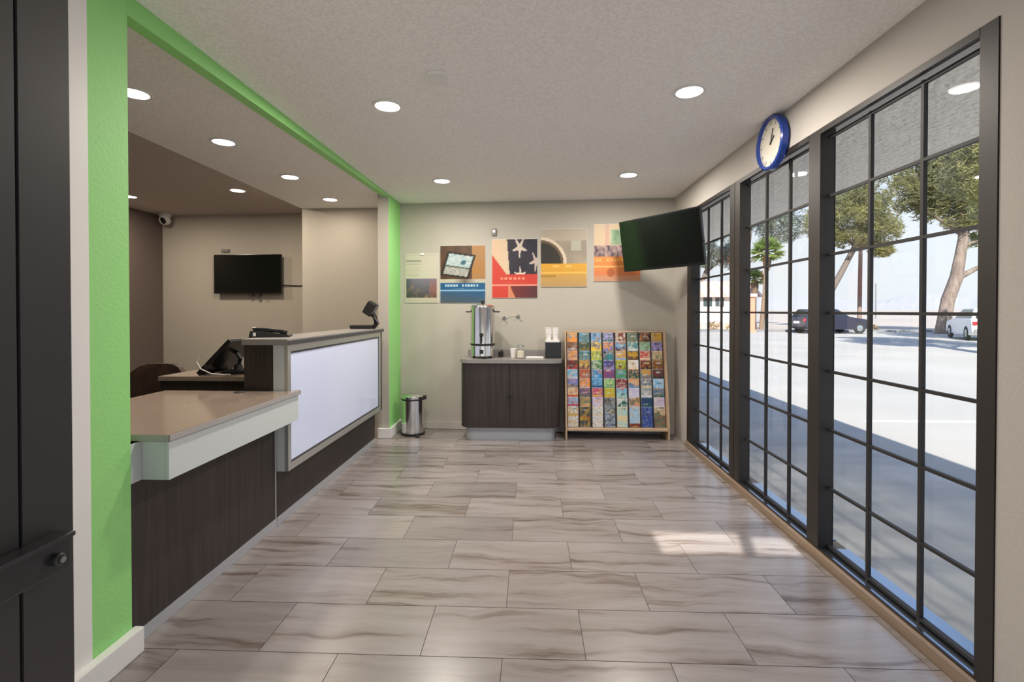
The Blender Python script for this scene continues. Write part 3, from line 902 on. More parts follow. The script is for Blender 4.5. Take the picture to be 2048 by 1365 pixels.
t = thing('thermostat', 'small dark grey thermostat on the wall above the flag poster', 'thermostat', (-0.392, YB(-0.392) - .001, 2.076), BACK_RZ)
mb = MB(); mb.box(-0.024, 0.024, -0.022, 0, 0, 0.076, 0, 0.004); mb.build('case', 'grey_box', t)
mb = MB(); mb.box(-0.014, 0.014, -0.0235, -0.0215, 0.03, 0.06); mb.build('display', 'hook', t)
hk = None
for (x, z, lab) in ((-0.285, 1.195, 'small metal wall hook nearest the steel urn'), (-0.137, 1.212, 'small metal wall hook farther from the steel urn')):
    if hk is None:
        hk = thing('wall_hook', lab, 'hook', (x, YB(x) - .001, z), BACK_RZ, group='metal hooks above the coffee cabinet')
        mb = MB(); mb.lathe([(0.022, 0.0), (0.020, -0.006), (0.009, -0.008)], 16, 0, (0, 0, 0), 'Y'); mb.build('plate', 'hook', hk)
        mb = MB(); mb.tube([(0, -0.006, 0), (0, -0.03, 0), (0.006, -0.04, 0.014), (0.012, -0.042, 0.022)], 0.006, 8); mb.build('peg', 'hook', hk)
    else:
        h2 = copy_tree(hk); h2.location = (x, YB(x) - .001, z); h2['label'] = lab
mb = MB(); mb.tube([(-0.262, YB(-.262) - .004, 1.196), (-0.23, YB(-.23) - .004, 1.216), (-0.19, YB(-.19) - .004, 1.222), (-0.160, YB(-.16) - .004, 1.212)], 0.0025, 6)
tag(mb.build('wall_wire', 'cable_w'), 'thin pale wire strung between the two wall hooks', 'wire')

# tilted television on arm
tvx, tvy = 1.127, 4.345
rz = math.atan2(-0.72, 0.512)
t, mt = tv('tilted_television', 'large black television tilted on an arm in the window corner', (tvx, tvy, 1.885), rz, 0.885, 0.478, 9)
mb = MB(); mb.obox(mt @ Matrix.Translation((0.12, 0.068, 0)), 0.20, 0.02, 0.20); mb.build('mount_plate', 'black', t)
def tloc(wx, wy, wz):
    v = Vector((wx - tvx, wy - tvy, wz - 1.885)); return tuple(Matrix.Rotation(-rz, 3, 'Z') @ v)
p0 = Vector((0.12, 0.085, 0.0)); pe = tloc(1.455, 4.86, 1.885)
mb = MB(); mb.tube([tuple(p0), tuple((p0 + Vector(pe)) / 2 + Vector((0, 0.0, 0.0))), pe], 0.022, 8); mb.build('arm', 'black', t)
a_ = tloc(1.466, 4.86, 1.885)
mb = MB(); mb.obox(Matrix.Translation(a_) @ Matrix.Rotation(-rz, 4, 'Z'), 0.022, 0.10, 0.22); mb.build('wall_plate', 'black', t)

# clock
t = thing('wall_clock', 'round wall clock with blue rim above the window row', 'clock', (1.4745, 2.99, 2.285))
mb = MB()
mb.lathe([(0.150, 0.0), (0.160, -0.010), (0.160, -0.042), (0.152, -0.050), (0.140, -0.046), (0.139, -0.030)], 56, 0, (0, 0, 0), 'X'); mb.build('rim', 'blue', t)
mb = MB(); mb.lathe([(0.139, -0.027), (0.139, -0.031)], 48, 0, (0, 0, 0), 'X'); mb.build('face', 'clockface', t)
for k in range(12):
    a = R(30 * k); ln = 0.018
    mb = MB(); mb.obox(Matrix.Translation((-0.0322, -0.118 * math.sin(a), 0.118 * math.cos(a))) @ Matrix.Rotation(a, 4, 'X'), 0.0012, 0.006, ln); mb.build('hour_mark', 'grey_box', t)
for nm, ang, ln, wd in (('hour_hand', -52, 0.062, 0.010), ('minute_hand', -20, 0.095, 0.007)):
    a = R(ang)
    mb = MB(); mb.obox(Matrix.Rotation(-a, 4, 'X') @ Matrix.Translation((-0.0345, 0, ln / 2 - 0.01)), 0.0014, wd, ln); mb.build(nm, 'black', t)
mb = MB(); mb.lathe([(0.006, -0.031), (0.006, -0.037)], 12, 0, (0, 0, 0), 'X'); mb.build('hub', 'black', t)

# ================================================================== COFFEE CABINET
cx0, cx1 = -0.695, 0.285
YF = 4.715
c = thing('coffee_cabinet', 'dark two-door coffee cabinet with rounded corners', 'cabinet', ((cx0 + cx1) / 2, 4.92, 0))
oxc, oyc = (cx0 + cx1) / 2, 4.92
def rounded(x0, x1, y0, yb, r, seg=8):
    pts = [(x1, yb), (x0, yb)]
    for k in range(seg + 1):
        a = math.pi + (math.pi / 2) * k / seg
        pts.append((x0 + r + r * math.cos(a), y0 + r + r * math.sin(a)))
    for k in range(seg + 1):
        a = 1.5 * math.pi + (math.pi / 2) * k / seg
        pts.append((x1 - r + r * math.cos(a), y0 + r + r * math.sin(a)))
    return [(p[0] - oxc, p[1] - oyc) for p in pts]
mb = MB(); mb.prism(rounded(cx0 + 0.012, cx1 - 0.012, YF + 0.014, 5.115, 0.12), 0.128, 0.762, smooth=True); mb.build('body', 'laminate', c)
mb = MB(); mb.prism(rounded(cx0 + 0.045, cx1 - 0.045, YF + 0.045, 5.10, 0.09), 0.0, 0.1275, smooth=True); mb.build('plinth', 'kick', c)
def door_half(x_in, x_out, r=0.125, th=0.012, seg=8):
    """curved door skin running from the centre line around the rounded corner"""
    s = 1 if x_out > x_in else -1
    outer = [(x_in, YF)]; inner = [(x_in, YF + th)]
    for k in range(seg + 1):
        a = R(90) * k / seg
        ox_, oy_ = x_out - s * r, YF + r
        outer.append((ox_ + s * r * math.sin(a), oy_ - r * math.cos(a)))
        inner.append((ox_ + s * (r - th) * math.sin(a), oy_ - (r - th) * math.cos(a)))
    outer.append((x_out, YF + 0.26)); inner.append((x_out - s * th, YF + 0.26))
    return [(p[0] - oxc, p[1] - oyc) for p in outer + inner[::-1]]
xm = (cx0 + cx1) / 2
for x_in, x_out in ((xm - 0.003, cx0), (xm + 0.003, cx1)):
    mb = MB(); mb.prism(door_half(x_in, x_out), 0.130, 0.760, smooth=True); dd = mb.build('door', 'laminate', c)
    mb = MB(); kx = (x_in + (0.016 if x_out > x_in else -0.016)) - oxc
    mb.lathe([(0.009, 0), (0.007, -0.010), (0.012, -0.016), (0.010, -0.022)], 14, 0, (kx, YF - oyc, 0.44), 'Y'); mb.build('knob', 'black', dd)
t = thing('counter_top', 'grey rounded top of the coffee cabinet with a low backsplash', 'worktop', (xm, 4.92, 0.7635))
mb = MB(); mb.prism(rounded(cx0 - 0.012, cx1 + 0.022, YF - 0.016, 5.128, 0.125), 0.0, 0.036, smooth=True); mb.build('top_board', 'grey_top', t)
mb = MB(); mb.box(-0.46, 0.475, 0.186, 0.204, 0.037, 0.100); mb.build('backsplash', 'grey_top', t)
ZC = 0.7635 + 0.0365

# urn
t = thing('coffee_urn', 'tall polished steel coffee urn with black tap on the cabinet', 'urn', (-0.488, 4.895, ZC))
mb = MB(); mb.lathe([(0.118, 0.022), (0.121, 0.024), (0.121, 0.125), (0.124, 0.128)], 48); mb.build('base', 'steel', t)
mb = MB(); mb.lathe([(0.1235, 0.129), (0.1245, 0.148)], 48); mb.build('band', 'black', t)
mb = MB(); mb.lathe([(0.122, 0.1485), (0.122, 0.500), (0.125, 0.505), (0.125, 0.512)], 48); mb.build('tank', 'steel', t)
mb = MB(); mb.lathe([(0.120, 0.5125), (0.118, 0.522), (0.10, 0.534), (0.03, 0.545), (0.01, 0.546)], 48); ld_ = mb.build('lid', 'steel', t)
mb = MB(); mb.lathe([(0.012, 0.5465), (0.012, 0.556), (0.022, 0.562), (0.022, 0.574), (0.014, 0.578)], 20); mb.build('knob', 'black', ld_)
for k in range(3):
    a = R(90 + 120 * k); mb = MB(); mb.lathe([(0.014, 0.0005), (0.014, 0.0215)], 12, 0, (0.095 * math.cos(a), 0.095 * math.sin(a), 0)); mb.build('foot', 'black', t)
for s in (-1, 1):
    mb = MB(); mb.tube([(s * 0.121, -0.03, 0.466), (s * 0.160, -0.03, 0.466), (s * 0.168, 0.0, 0.466), (s * 0.160, 0.03, 0.466), (s * 0.121, 0.03, 0.466)], 0.007, 8); mb.build('handle', 'black', t)
mb = MB()
mb.tube([(0, -0.121, 0.19), (0, -0.165, 0.19), (0, -0.175, 0.155)], [0.012, 0.013, 0.010], 10)
mb.tube([(0, -0.165, 0.195), (0, -0.167, 0.235)], [0.008, 0.012], 10)
mb.lathe([(0.020, 0.0), (0.020, -0.012)], 16, 0, (0, -0.121, 0.235), 'Y')
mb.build('tap', 'black', t)
mb = MB(); mb.box(-0.018, 0.018, -0.1305, -0.122, 0.05, 0.09, 0, 0.003); mb.build('switch', 'black', t)
mb = MB(); mb.box(-0.004, 0.004, -0.1295, -0.1225, 0.27, 0.45); mb.build('gauge', 'glass', t)

t = thing('black_plug', 'small black knob-shaped adapter beside the steel urn', 'adapter', (-0.31, 4.99, ZC))
mb = MB(); mb.lathe([(0.022, 0.0005), (0.026, 0.03), (0.026, 0.05), (0.012, 0.06)], 16); mb.build('body', 'black', t)
mb = MB(); mb.tube([(0, 0.01, 0.058), (0.01, 0.05, 0.07), (0.02, 0.1, 0.02)], 0.004, 6); mb.build('cable', 'black', t)

t = thing('creamer_jar', 'glass creamer jar with steel lid on the cabinet top', 'jar', (-0.105, 4.86, ZC))
mb = MB(); mb.lathe([(0.034, 0.0005), (0.037, 0.004), (0.037, 0.085), (0.028, 0.102), (0.028, 0.112)], 24); mb.build('jar_body', 'glass', t)
mb = MB(); mb.lathe([(0.030, 0.004), (0.0345, 0.008), (0.0345, 0.072), (0.01, 0.078)], 24); mb.build('powder', 'sugar', t)
mb = MB(); mb.lathe([(0.030, 0.1125), (0.031, 0.132), (0.015, 0.138)], 24); mb.build('lid', 'steel', t)
t = thing('paper_cup', 'single white paper cup standing beside the creamer jar', 'cup', (-0.176, 4.90, ZC))
mb = MB(); mb.lathe([(0.026, 0.0005), (0.035, 0.088), (0.0375, 0.09), (0.035, 0.092), (0.030, 0.088), (0.024, 0.01), (0.004, 0.009)], 24); mb.build('cup_wall', 'foam', t)

t = thing('cup_caddy', 'black box caddy with a white top under the cups', 'caddy', (0.222, 4.92, ZC))
mb = MB(); mb.box(-0.078, 0.078, -0.08, 0.08, 0.0005, 0.16, 0, 0.004); mb.build('box', 'blackgloss', t)
mb = MB(); mb.box(-0.075, 0.062, -0.075, 0.075, 0.1605, 0.182, 0, 0.003); mb.build('tray', 'plastic_w', t)
mb = MB(); mb.box(-0.079, 0.0785, -0.0805, -0.0795, 0.07, 0.085); mb.build('slot', 'black', t)
for dx, lab in ((-0.045, 'short stack of white paper cups on the black caddy, urn side'), (0.025, 'short stack of white paper cups on the black caddy, rack side')):
    t = thing('cup_stack', lab, 'cups', (0.222 + dx, 4.90, ZC + 0.1825), group='paper cup stacks on the caddy')
    for k in range(3):
        mb = MB(); z = 0.0005 + k * 0.022
        mb.lathe([(0.031, z + 0.078), (0.033, z + 0.076), (0.022, z), (0.004, z)][::-1], 20); mb.build('cup', 'foam', t)
t = tag(MB().box(-0.05, 0.125, 4.83, 4.93, ZC + 0.0005, ZC + 0.014, 0, 0.002).build('napkin_stack', 'paper'), 'flat stack of white napkins between jar and black caddy', 'napkins')

# ================================================================== PEDAL BIN
t = thing('pedal_bin', 'round steel pedal bin beside the far green post', 'bin', (-1.222, 4.97, 0))
mb = MB(); mb.lathe([(0.122, 0.001), (0.124, 0.004), (0.124, 0.022), (0.119, 0.024)], 40); mb.build('base_ring', 'black', t)
mb = MB(); mb.lathe([(0.116, 0.0245), (0.116, 0.358)], 40); mb.build('body', 'steel', t)
mb = MB(); mb.lathe([(0.1175, 0.3585), (0.119, 0.362), (0.119, 0.372), (0.1175, 0.374)], 40); mb.build('rim', 'black', t)
mb = MB(); mb.lathe([(0.116, 0.3745), (0.116, 0.395), (0.10, 0.412), (0.05, 0.422), (0.01, 0.424)], 40); mb.build('lid', 'steel', t)
mb = MB(); mb.box(0.095, 0.14, -0.02, 0.02, 0.36, 0.40, 0, 0.006); mb.build('hinge', 'black', t)
mb = MB(); mb.box(0.06, 0.10, -0.155, -0.115, 0.004, 0.016, 0, 0.003); mb.build('pedal', 'black', t)

# ================================================================== BROCHURE RACK
RX0, RX1 = 0.342, 1.358
YBOT, YTOP = 4.83, 5.00
ZR0, ZR1 = 0.115, 1.065
t = thing('brochure_rack', 'light wooden brochure rack leaning beside the coffee cabinet', 'rack', ((RX0 + RX1) / 2, 4.92, 0))
oxr, oyr = (RX0 + RX1) / 2, 4.92
for sx, s in ((RX0, 1), (RX1, -1)):
    mb = MB()
    mb.prism([(4.785 - oyr, 0.001), (5.055 - oyr, 0.001), (5.055 - oyr, 1.072), (4.965 - oyr, 1.072), (4.785 - oyr, 0.13)], min(sx, sx + s * .016) - oxr, max(sx, sx + s * .016) - oxr, 'X')
    mb.build('side_panel', 'wood', t)
mb = MB(); mb.box(RX0 + .017 - oxr, RX1 - .017 - oxr, 4.785 - oyr, 4.87 - oyr, 0.093, 0.113, 0, 0.002); mb.build('bottom_shelf', 'wood', t)
mb = MB(); mb.box(RX0 + .017 - oxr, RX1 - .017 - oxr, 5.0 - oyr, 5.055 - oyr, 1.055, 1.071); mb.build('top_rail', 'wood', t)
SL = (YTOP - YBOT) / (ZR1 - ZR0)
ys = lambda z: YBOT + 0.028 + (z - ZR0) * SL
mb = MB()
mb.prism([(ys(ZR0) - oyr, ZR0), (ys(1.05) - oyr, 1.05), (ys(1.05) + .012 - oyr, 1.05), (ys(ZR0) + .012 - oyr, ZR0)], RX0 + .017 - oxr, RX1 - .017 - oxr, 'X')
mb.build('back_board', 'wood_dark', t)
NCOL, NROW = 8, 9
PITCH = (RX1 - RX0 - 0.036) / NCOL
for k in range(1, NCOL):
    x = RX0 + 0.018 + PITCH * k - oxr
    mb = MB(); mb.prism([(ys(ZR0) - .026 - oyr, ZR0), (ys(1.04) - .012 - oyr, 1.04), (ys(1.04) - .001 - oyr, 1.04), (ys(ZR0) - .001 - oyr, ZR0)], x - 0.002, x + 0.002, 'X')
    mb.build('divider', 'wood_dark', t)
colnames = {
 'orange': (232, 140, 40), 'peach': (226, 160, 96), 'red': (190, 52, 48), 'sky blue': (110, 172, 216), 'periwinkle': (118, 130, 208), 'cream': (214, 198, 160),
 'pale blue': (160, 196, 226), 'white': (214, 214, 214), 'grey teal': (104, 130, 132), 'olive': (116, 112, 62), 'grey green': (104, 118, 96), 'brown': (112, 70, 44),
 'rust': (176, 80, 40), 'purple': (110, 70, 130), 'charcoal': (66, 66, 70), 'yellow': (232, 196, 30), 'lime': (166, 190, 66), 'green': (60, 130, 66), 'cyan blue': (66, 150, 204),
 'crimson': (190, 48, 88), 'lilac': (160, 148, 206), 'teal': (46, 134, 140), 'light green': (150, 196, 130), 'grey': (140, 144, 150), 'blue grey': (108, 126, 150),
 'maroon': (110, 40, 46), 'navy': (40, 56, 110), 'gold': (206, 160, 40), 'dark green': (24, 92, 76), 'steel blue': (84, 116, 160), 'pale teal': (160, 202, 200),
 'black': (40, 36, 34), 'mint': (150, 188, 160), 'royal blue': (40, 74, 160), 'tan': (190, 156, 110), 'lavender': (186, 176, 216)}
cols = [
 ['orange', 'brown', 'peach', 'red', 'sky blue', 'periwinkle', 'cream', 'pale blue', 'white'],
 ['grey teal', 'olive', 'grey green', 'brown', 'rust', 'orange', 'purple', 'grey green', 'charcoal'],
 ['sky blue', 'yellow', 'lime', 'green', 'cyan blue', 'sky blue', 'crimson', 'lavender', 'white'],
 ['lilac', 'periwinkle', 'teal', 'periwinkle', 'purple', 'light green', 'lime', 'grey', 'blue grey'],
 ['maroon', 'navy', 'gold', 'lime', 'green', 'maroon', 'pale teal', 'dark green', 'pale teal'],
 ['grey teal', 'teal', 'brown', 'white', 'charcoal', 'steel blue', 'lavender', 'peach', 'pale blue'],
 ['black', 'mint', 'red', 'maroon', 'teal', 'blue grey', 'grey', 'navy', 'royal blue'],
 ['tan', 'lilac', 'cream', 'brown', 'maroon', 'sky blue', 'steel blue', 'lavender', 'grey green']]
acc = ['white', 'cream', 'navy', 'gold', 'red', 'dark green', 'black', 'peach', 'sky blue', 'grey', 'olive', 'maroon']
ordr = ['top', 'second', 'third', 'fourth', 'fifth', 'sixth', 'seventh', 'eighth', 'bottom']
ordc = ['first', 'second', 'third', 'fourth', 'fifth', 'sixth', 'seventh', 'last']
ROWP = (ZR1 - 0.205 - ZR0) / (NROW - 1)
for ci in range(NCOL):
    for ri in range(NROW):
        kz = NROW - 1 - ri
        zb = ZR0 + 0.003 + kz * ROWP * 0.985
        xcb = RX0 + 0.018 + PITCH * (ci + 0.5) + random.uniform(-.002, .002)
        nm = cols[ci][ri]
        rnd = random.Random(ci * 31 + ri * 7 + 3)
        base = lin(*colnames[nm]); a1 = lin(*colnames[rnd.choice(acc)]); a2 = lin(*colnames[rnd.choice(acc)])
        ttl = lin(236, 232, 220) if sum(colnames[nm]) < 430 else lin(40, 44, 60)
        style = rnd.randrange(4); sd = rnd.random() * 40; t0 = rnd.uniform(.62, .92); tu = rnd.uniform(.08, .4); a3 = lin(*colnames[rnd.choice(acc)])
        def cover(u, v, base=base, a1=a1, a2=a2, ttl=ttl, style=style, sd=sd, t0=t0, tu=tu, a3=a3):
            n_ = nzv(u * 4 + sd, v * 6, sd)
            c_ = lerp3(base, a1, max(0, min(.85, .2 + n_ * 1.0)))
            if style == 0 and .30 < v < .55: c_ = lerp3(a2, a1, max(0, min(1, .5 + n_)))
            if style == 1 and .72 < v + .3 * n_ < .95: c_ = lerp3(c_, a2, .8)
            if style == 2 and v < .18: c_ = a2
            if style == 3 and .58 < v < .66: c_ = a1
            if t0 < v < t0 + .06 and tu < u < tu + .5 and (int(u * 17 + sd) % 4) != 0: c_ = lerp3(c_, ttl, .55)
            c_ = lerp3(c_, a3, max(0, min(.6, nzv(u * 9, v * 14, sd + 9) * 1.3)))
            if v > .985 or v < .015: c_ = lerp3(c_, (1, 1, 1), .2)
            return c_
        b = thing('brochure', '%s brochure, %s in the %s column of the wooden rack' % (nm, ordr[ri] + (' row' if ri in (0, 8) else ' from top'), ordc[ci]), 'brochure',
                  (xcb, ys(zb) - 0.0105, zb), group='brochures in the wooden rack')
        tl = -(math.atan(SL) - R(5.0)) + R(random.uniform(-.4, .4))
        b.rotation_euler = (tl, 0, 0)
        W_, H_, TH = 0.104, 0.200, 0.006
        mb = MB(); mb.box(-W_/2, W_/2, 0, TH, 0, H_); mb.build('pages', 'paper', b)
        print_sheet('cover', W_, H_, 14, 24, cover, b, -0.0006, 'ink')

# ================================================================== OUTSIDE
ZG = -0.12
o = BX('ground_front', 'asphalt', -40, 1.655, -60, -0.37, ZG - 0.2, ZG); struct(o, 'pale sunlit lot before the entry')
g = BX('ground_lot', 'asphalt', 1.66, 140, -60, 33.0, ZG - 0.2, ZG); struct(g, 'pale sunlit parking lot')
o = BX('sidewalk', 'sidewalk', 1.632, 3.3, -3.0, 12.0, ZG, -0.035); struct(o, 'concrete walk under the roof overhang')
def desert_mesh():
    me = bpy.data.meshes.new('desert')
    vs = []; fs = []
    nx, ny = 60, 70
    for j in range(ny + 1):
        y = 33.3 + (j / ny) ** 2.2 * 1500
        for i in range(nx + 1):
            x = -400 + 2200 * i / nx
            d_ = math.hypot(x, y)
            z = ZG - 0.02 + 0.06 * mnoise.noise(Vector((x * .05, y * .05, 1)))
            z += max(0, (d_ - 60)) * 0.004 + max(0, mnoise.noise(Vector((x * .01, y * .01, 2)))) * min(1, d_ / 200) * 1.2
            vs.append((x, y, z))
    for j in range(ny):
        for i in range(nx):
            a = j * (nx + 1) + i; fs.append((a, a + 1, a + nx + 2, a + nx + 1))
    me.from_pydata(vs, [], fs); me.materials.append(M['desert'])
    o = bpy.data.objects.new('ground_desert', me); COL.objects.link(o); return o
struct(desert_mesh(), 'pale desert flat beyond the lot')
def ridge(name, dist, hmax, seed, depth, m='hill'):
    me = bpy.data.meshes.new(name); vs = []; fs = []
    n = 160
    for i in range(n + 1):
        a = R(-20 + 115 * i / n)
        h = hmax * (0.45 + 0.38 * mnoise.noise(Vector((i * .05, seed, 0))) + 0.22 * mnoise.noise(Vector((i * .17, seed, 3))))
        for q, (dd, hh) in enumerate(((0, -4), (.35, h * .55), (.6, h), (1, -4))):
            rr = dist + dd * depth
            vs.append((rr * math.sin(a), rr * math.cos(a), hh + (mnoise.noise(Vector((i * .4, q, seed))) * hmax * .06 if 0 < q < 3 else 0)))
    for i in range(n):
        for q in range(3):
            a = i * 4 + q; fs.append((a, a + 1, a + 5, a + 4))
    me.from_pydata(vs, [], fs); me.materials.append(M[m])
    o = bpy.data.objects.new(name, me); COL.objects.link(o); return o
struct(ridge('hills', 800, 46, 2.3, 260), 'haze-tinted pale hills on the horizon')
struct(BX('kerb', 'kerb', 6.0, 120, 32.7, 33.4, ZG - .2, 0.02), 'low kerb along the far lot edge, coloured dark for shade')
def stall_lines():
    for i, (x, y) in enumerate(((7.4, 6.3),)):
        mb = MB(); mb.box(x - 3.2, x + 3.2, y - 0.05, y + 0.05, ZG, ZG + 0.004)
        o = mb.build('lot_marking', 'marking'); struct(o)
stall_lines()

# roof with overhang
mb = MB(); mb.box(1.632, 2.79, -7.0, 8.6, 2.35, 2.62); o = mb.build('roof_overhang', 'soffit'); struct(o, 'stucco roof overhang outside the windows')
mb = MB(); mb.box(-5.6, 2.79, -0.36, 8.6, 2.63, 2.70); o = mb.build('roof', 'stucco'); struct(o)
mb = MB(); mb.box(1.48, 1.58, YB(1.5) + .12, 8.0, -.1, 2.6); o = mb.build('wall_outside', 'stucco'); struct(o)

mb = MB()
mb.box(-6.0, 1.63, -1.71, -0.745, 2.35, 2.46); mb.box(-6.0, -0.27, -0.744, -0.365, 2.35, 2.46); mb.box(0.50, 1.63, -0.744, -0.365, 2.35, 2.46)  # unseen slab added to block sun; gap lets patches fall on the floor
o = mb.build('sun_shaping_canopy', 'stucco'); struct(o, 'added unseen canopy behind the viewer, gapped to shape sun patches')

# ---- trees
def needles(center, radii, n, size, seed, mb):
    rnd = random.Random(seed)
    for _ in range(n):
        while True:
            p = Vector((rnd.uniform(-1, 1), rnd.uniform(-1, 1), rnd.uniform(-1, 1)))
            if 0.25 < p.length < 1: break
        q = Vector((p.x * radii[0], p.y * radii[1], p.z * radii[2])) + Vector(center)
        dens = mnoise.noise(q * 0.75 + Vector((seed, 0, 0)))
        if dens < -0.16: continue
        for k in range(3):
            d_ = Vector((rnd.uniform(-1, 1), rnd.uniform(-1, 1), rnd.uniform(-.5, .9))).normalized()
            s_ = d_.cross(Vector((rnd.uniform(-1, 1), rnd.uniform(-1, 1), rnd.uniform(-1, 1)))).normalized()
            L_ = size * rnd.uniform(.6, 1.3); w_ = L_ * 0.085
            a = q - d_ * L_ * .3
            mb.bm.faces.new([mb.bm.verts.new(v) for v in (a - s_ * w_, a + s_ * w_, q + d_ * L_)])
def far(p, k): return (p[0] * k, p[1] * k, 1.274 + (p[2] - 1.274) * k)
def tree(name, label, base, trunk, branches, blobs_, m_leaf, m_bark='bark', size=0.31, seed=1, group='pines beyond the lot', k=1.0):
    trunk = [(far(p, k), r * k) for p, r in trunk]; branches = [[(far(p, k), r * k) for p, r in b] for b in branches]
    blobs_ = [(far(c_, k), tuple(q * k for q in r_), n_) for c_, r_, n_ in blobs_]; base = (base[0] * k, base[1] * k, base[2])
    t = thing(name, label, 'tree', base, group=group)
    B = Vector(base)
    mb = MB(); mb.tube([tuple(Vector(p) - B) for p, r in trunk], [r for p, r in trunk], 12); mb.build('trunk', m_bark, t)
    for br in branches:
        mb = MB(); mb.tube([tuple(Vector(p) - B) for p, r in br], [r for p, r in br], 8); mb.build('branch', m_bark, t)
    mb = MB()
    for i, (c_, r_, n_) in enumerate(blobs_):
        needles(tuple(Vector(c_) - B), r_, int(n_ * 4.2), size, seed * 13 + i, mb)
    f = mb.build('foliage', m_leaf, t, recalc=False); f['kind'] = 'stuff'
    return t
tree('pine_tree', 'stout pine with a leaning pale trunk and one low side branch', (25.05, 30.5, ZG),
     [((25.0, 30.5, ZG - .05), .40), ((25.1, 30.5, .6), .36), ((25.34, 30.52, 1.95), .34), ((25.85, 30.55, 3.3), .33), ((26.05, 30.58, 4.4), .29), ((26.28, 30.6, 5.7), .26), ((26.2, 30.6, 7.5), .2), ((26.0, 30.6, 9.4), .08)],
     [[((25.85, 30.55, 3.25), .2), ((26.6, 30.5, 3.65), .14), ((27.6, 30.5, 4.2), .1), ((28.6, 30.6, 5.2), .05)], [((26.2, 30.6, 5.2), .14), ((27.2, 30.6, 5.6), .09), ((28.2, 30.6, 6.4), .05)],
      [((26.25, 30.6, 5.9), .16), ((25.0, 30.4, 6.6), .1), ((23.9, 30.3, 7.3), .05)]],
     [((25.9, 30.4, 8.7), (2.6, 2.2, 2.5), 1500), ((27.8, 30.2, 7.4), (2.0, 1.8, 1.6), 700), ((24.4, 30.6, 9.6), (1.9, 2.0, 2.0), 700), ((24.0, 30.8, 8.0), (1.5, 1.3, 1.3), 420), ((27.2, 30.4, 5.6), (1.0, 1.0, .5), 130), ((28.2, 30.6, 10.2), (2.2, 2.0, 2.0), 600)],
     'needle', seed=3)
tree('pine_tree', 'slender dark pine with a trunk slanting up behind the dark car', (18.9, 33.75, ZG),
     [((18.9, 33.75, ZG - .05), .24), ((19.9, 33.8, 1.75), .21), ((21.1, 33.88, 3.9), .19), ((22.1, 33.94, 5.8), .17), ((22.4, 33.9, 7.4), .1)],
     [[((22.0, 33.9, 5.6), .1), ((20.8, 33.6, 6.8), .07), ((19.6, 33.3, 7.6), .04)], [((22.1, 33.9, 6.0), .1), ((23.2, 33.7, 6.6), .06), ((23.9, 33.6, 6.9), .04)]],
     [((21.6, 33.4, 7.4), (2.4, 2.0, 2.0), 1400), ((19.9, 33.2, 7.2), (1.6, 1.6, 1.5), 520), ((23.2, 33.5, 6.7), (1.5, 1.4, 1.2), 480), ((22.4, 33.5, 9.2), (1.8, 1.8, 1.5), 600), ((23.4, 33.4, 5.35), (.75, .7, .5), 130)],
     'needle', 'barkdark', seed=5, k=1.22)
tree('pine_tree', 'blue-grey pine crown behind the tall palm', (17.6, 42.0, ZG),
     [((17.6, 42.0, ZG - .05), .3), ((18.0, 42, 4.0), .25), ((18.6, 42, 8.0), .15), ((18.9, 42, 10.0), .05)],
     [[((18.1, 42, 5.0), .12), ((20.2, 41.6, 7.0), .06)]],
     [((20.8, 41.6, 8.7), (2.3, 2.0, 1.9), 900), ((18.4, 42, 10.2), (2.0, 2.0, 1.3), 420), ((17.0, 42.0, 8.2), (1.1, 1.2, 1.5), 260)],
     'needle2', 'barkdark', seed=8, k=1.12)
tree('pine_tree', 'dark pine with a slanting bare trunk beside the peach building', (13.2, 40.5, ZG),
     [((13.2, 40.5, ZG - .05), .25), ((13.7, 40.5, 2.6), .22), ((14.4, 40.5, 4.6), .16), ((15.0, 40.5, 7.0), .07)],
     [[((14.4, 40.5, 4.4), .1), ((15.8, 40.2, 5.8), .05)]],
     [((14.3, 40.2, 6.0), (1.5, 1.4, 1.25), 620), ((16.1, 40.2, 5.7), (1.0, 1.0, 1.1), 360)],
     'needle2', 'barkdark', seed=11, k=1.32)
for i, (x, y) in enumerate(((14.2, 14.2), (20.6, 20.2))):
    tree('pine_tree', ['lot pine just outside the right edge, the nearer, casting shade on the lot', 'lot pine just outside the right edge, the farther, casting shade on the lot'][i], (x, y, ZG),
         [((x, y, ZG - .05), .3), ((x + .1, y, 2.5), .26), ((x + .2, y, 5.0), .2), ((x + .2, y, 8.0), .08)], [[((x + .1, y, 3.2), .1), ((x + 1.6, y, 4.6), .06)]],
         [((x + .6, y, 5.6), (3.0, 2.6, 1.5), 900), ((x + .2, y, 7.4), (2.2, 2.0, 1.3), 500)], 'needle', seed=21 + i, group='pines beside the lot')

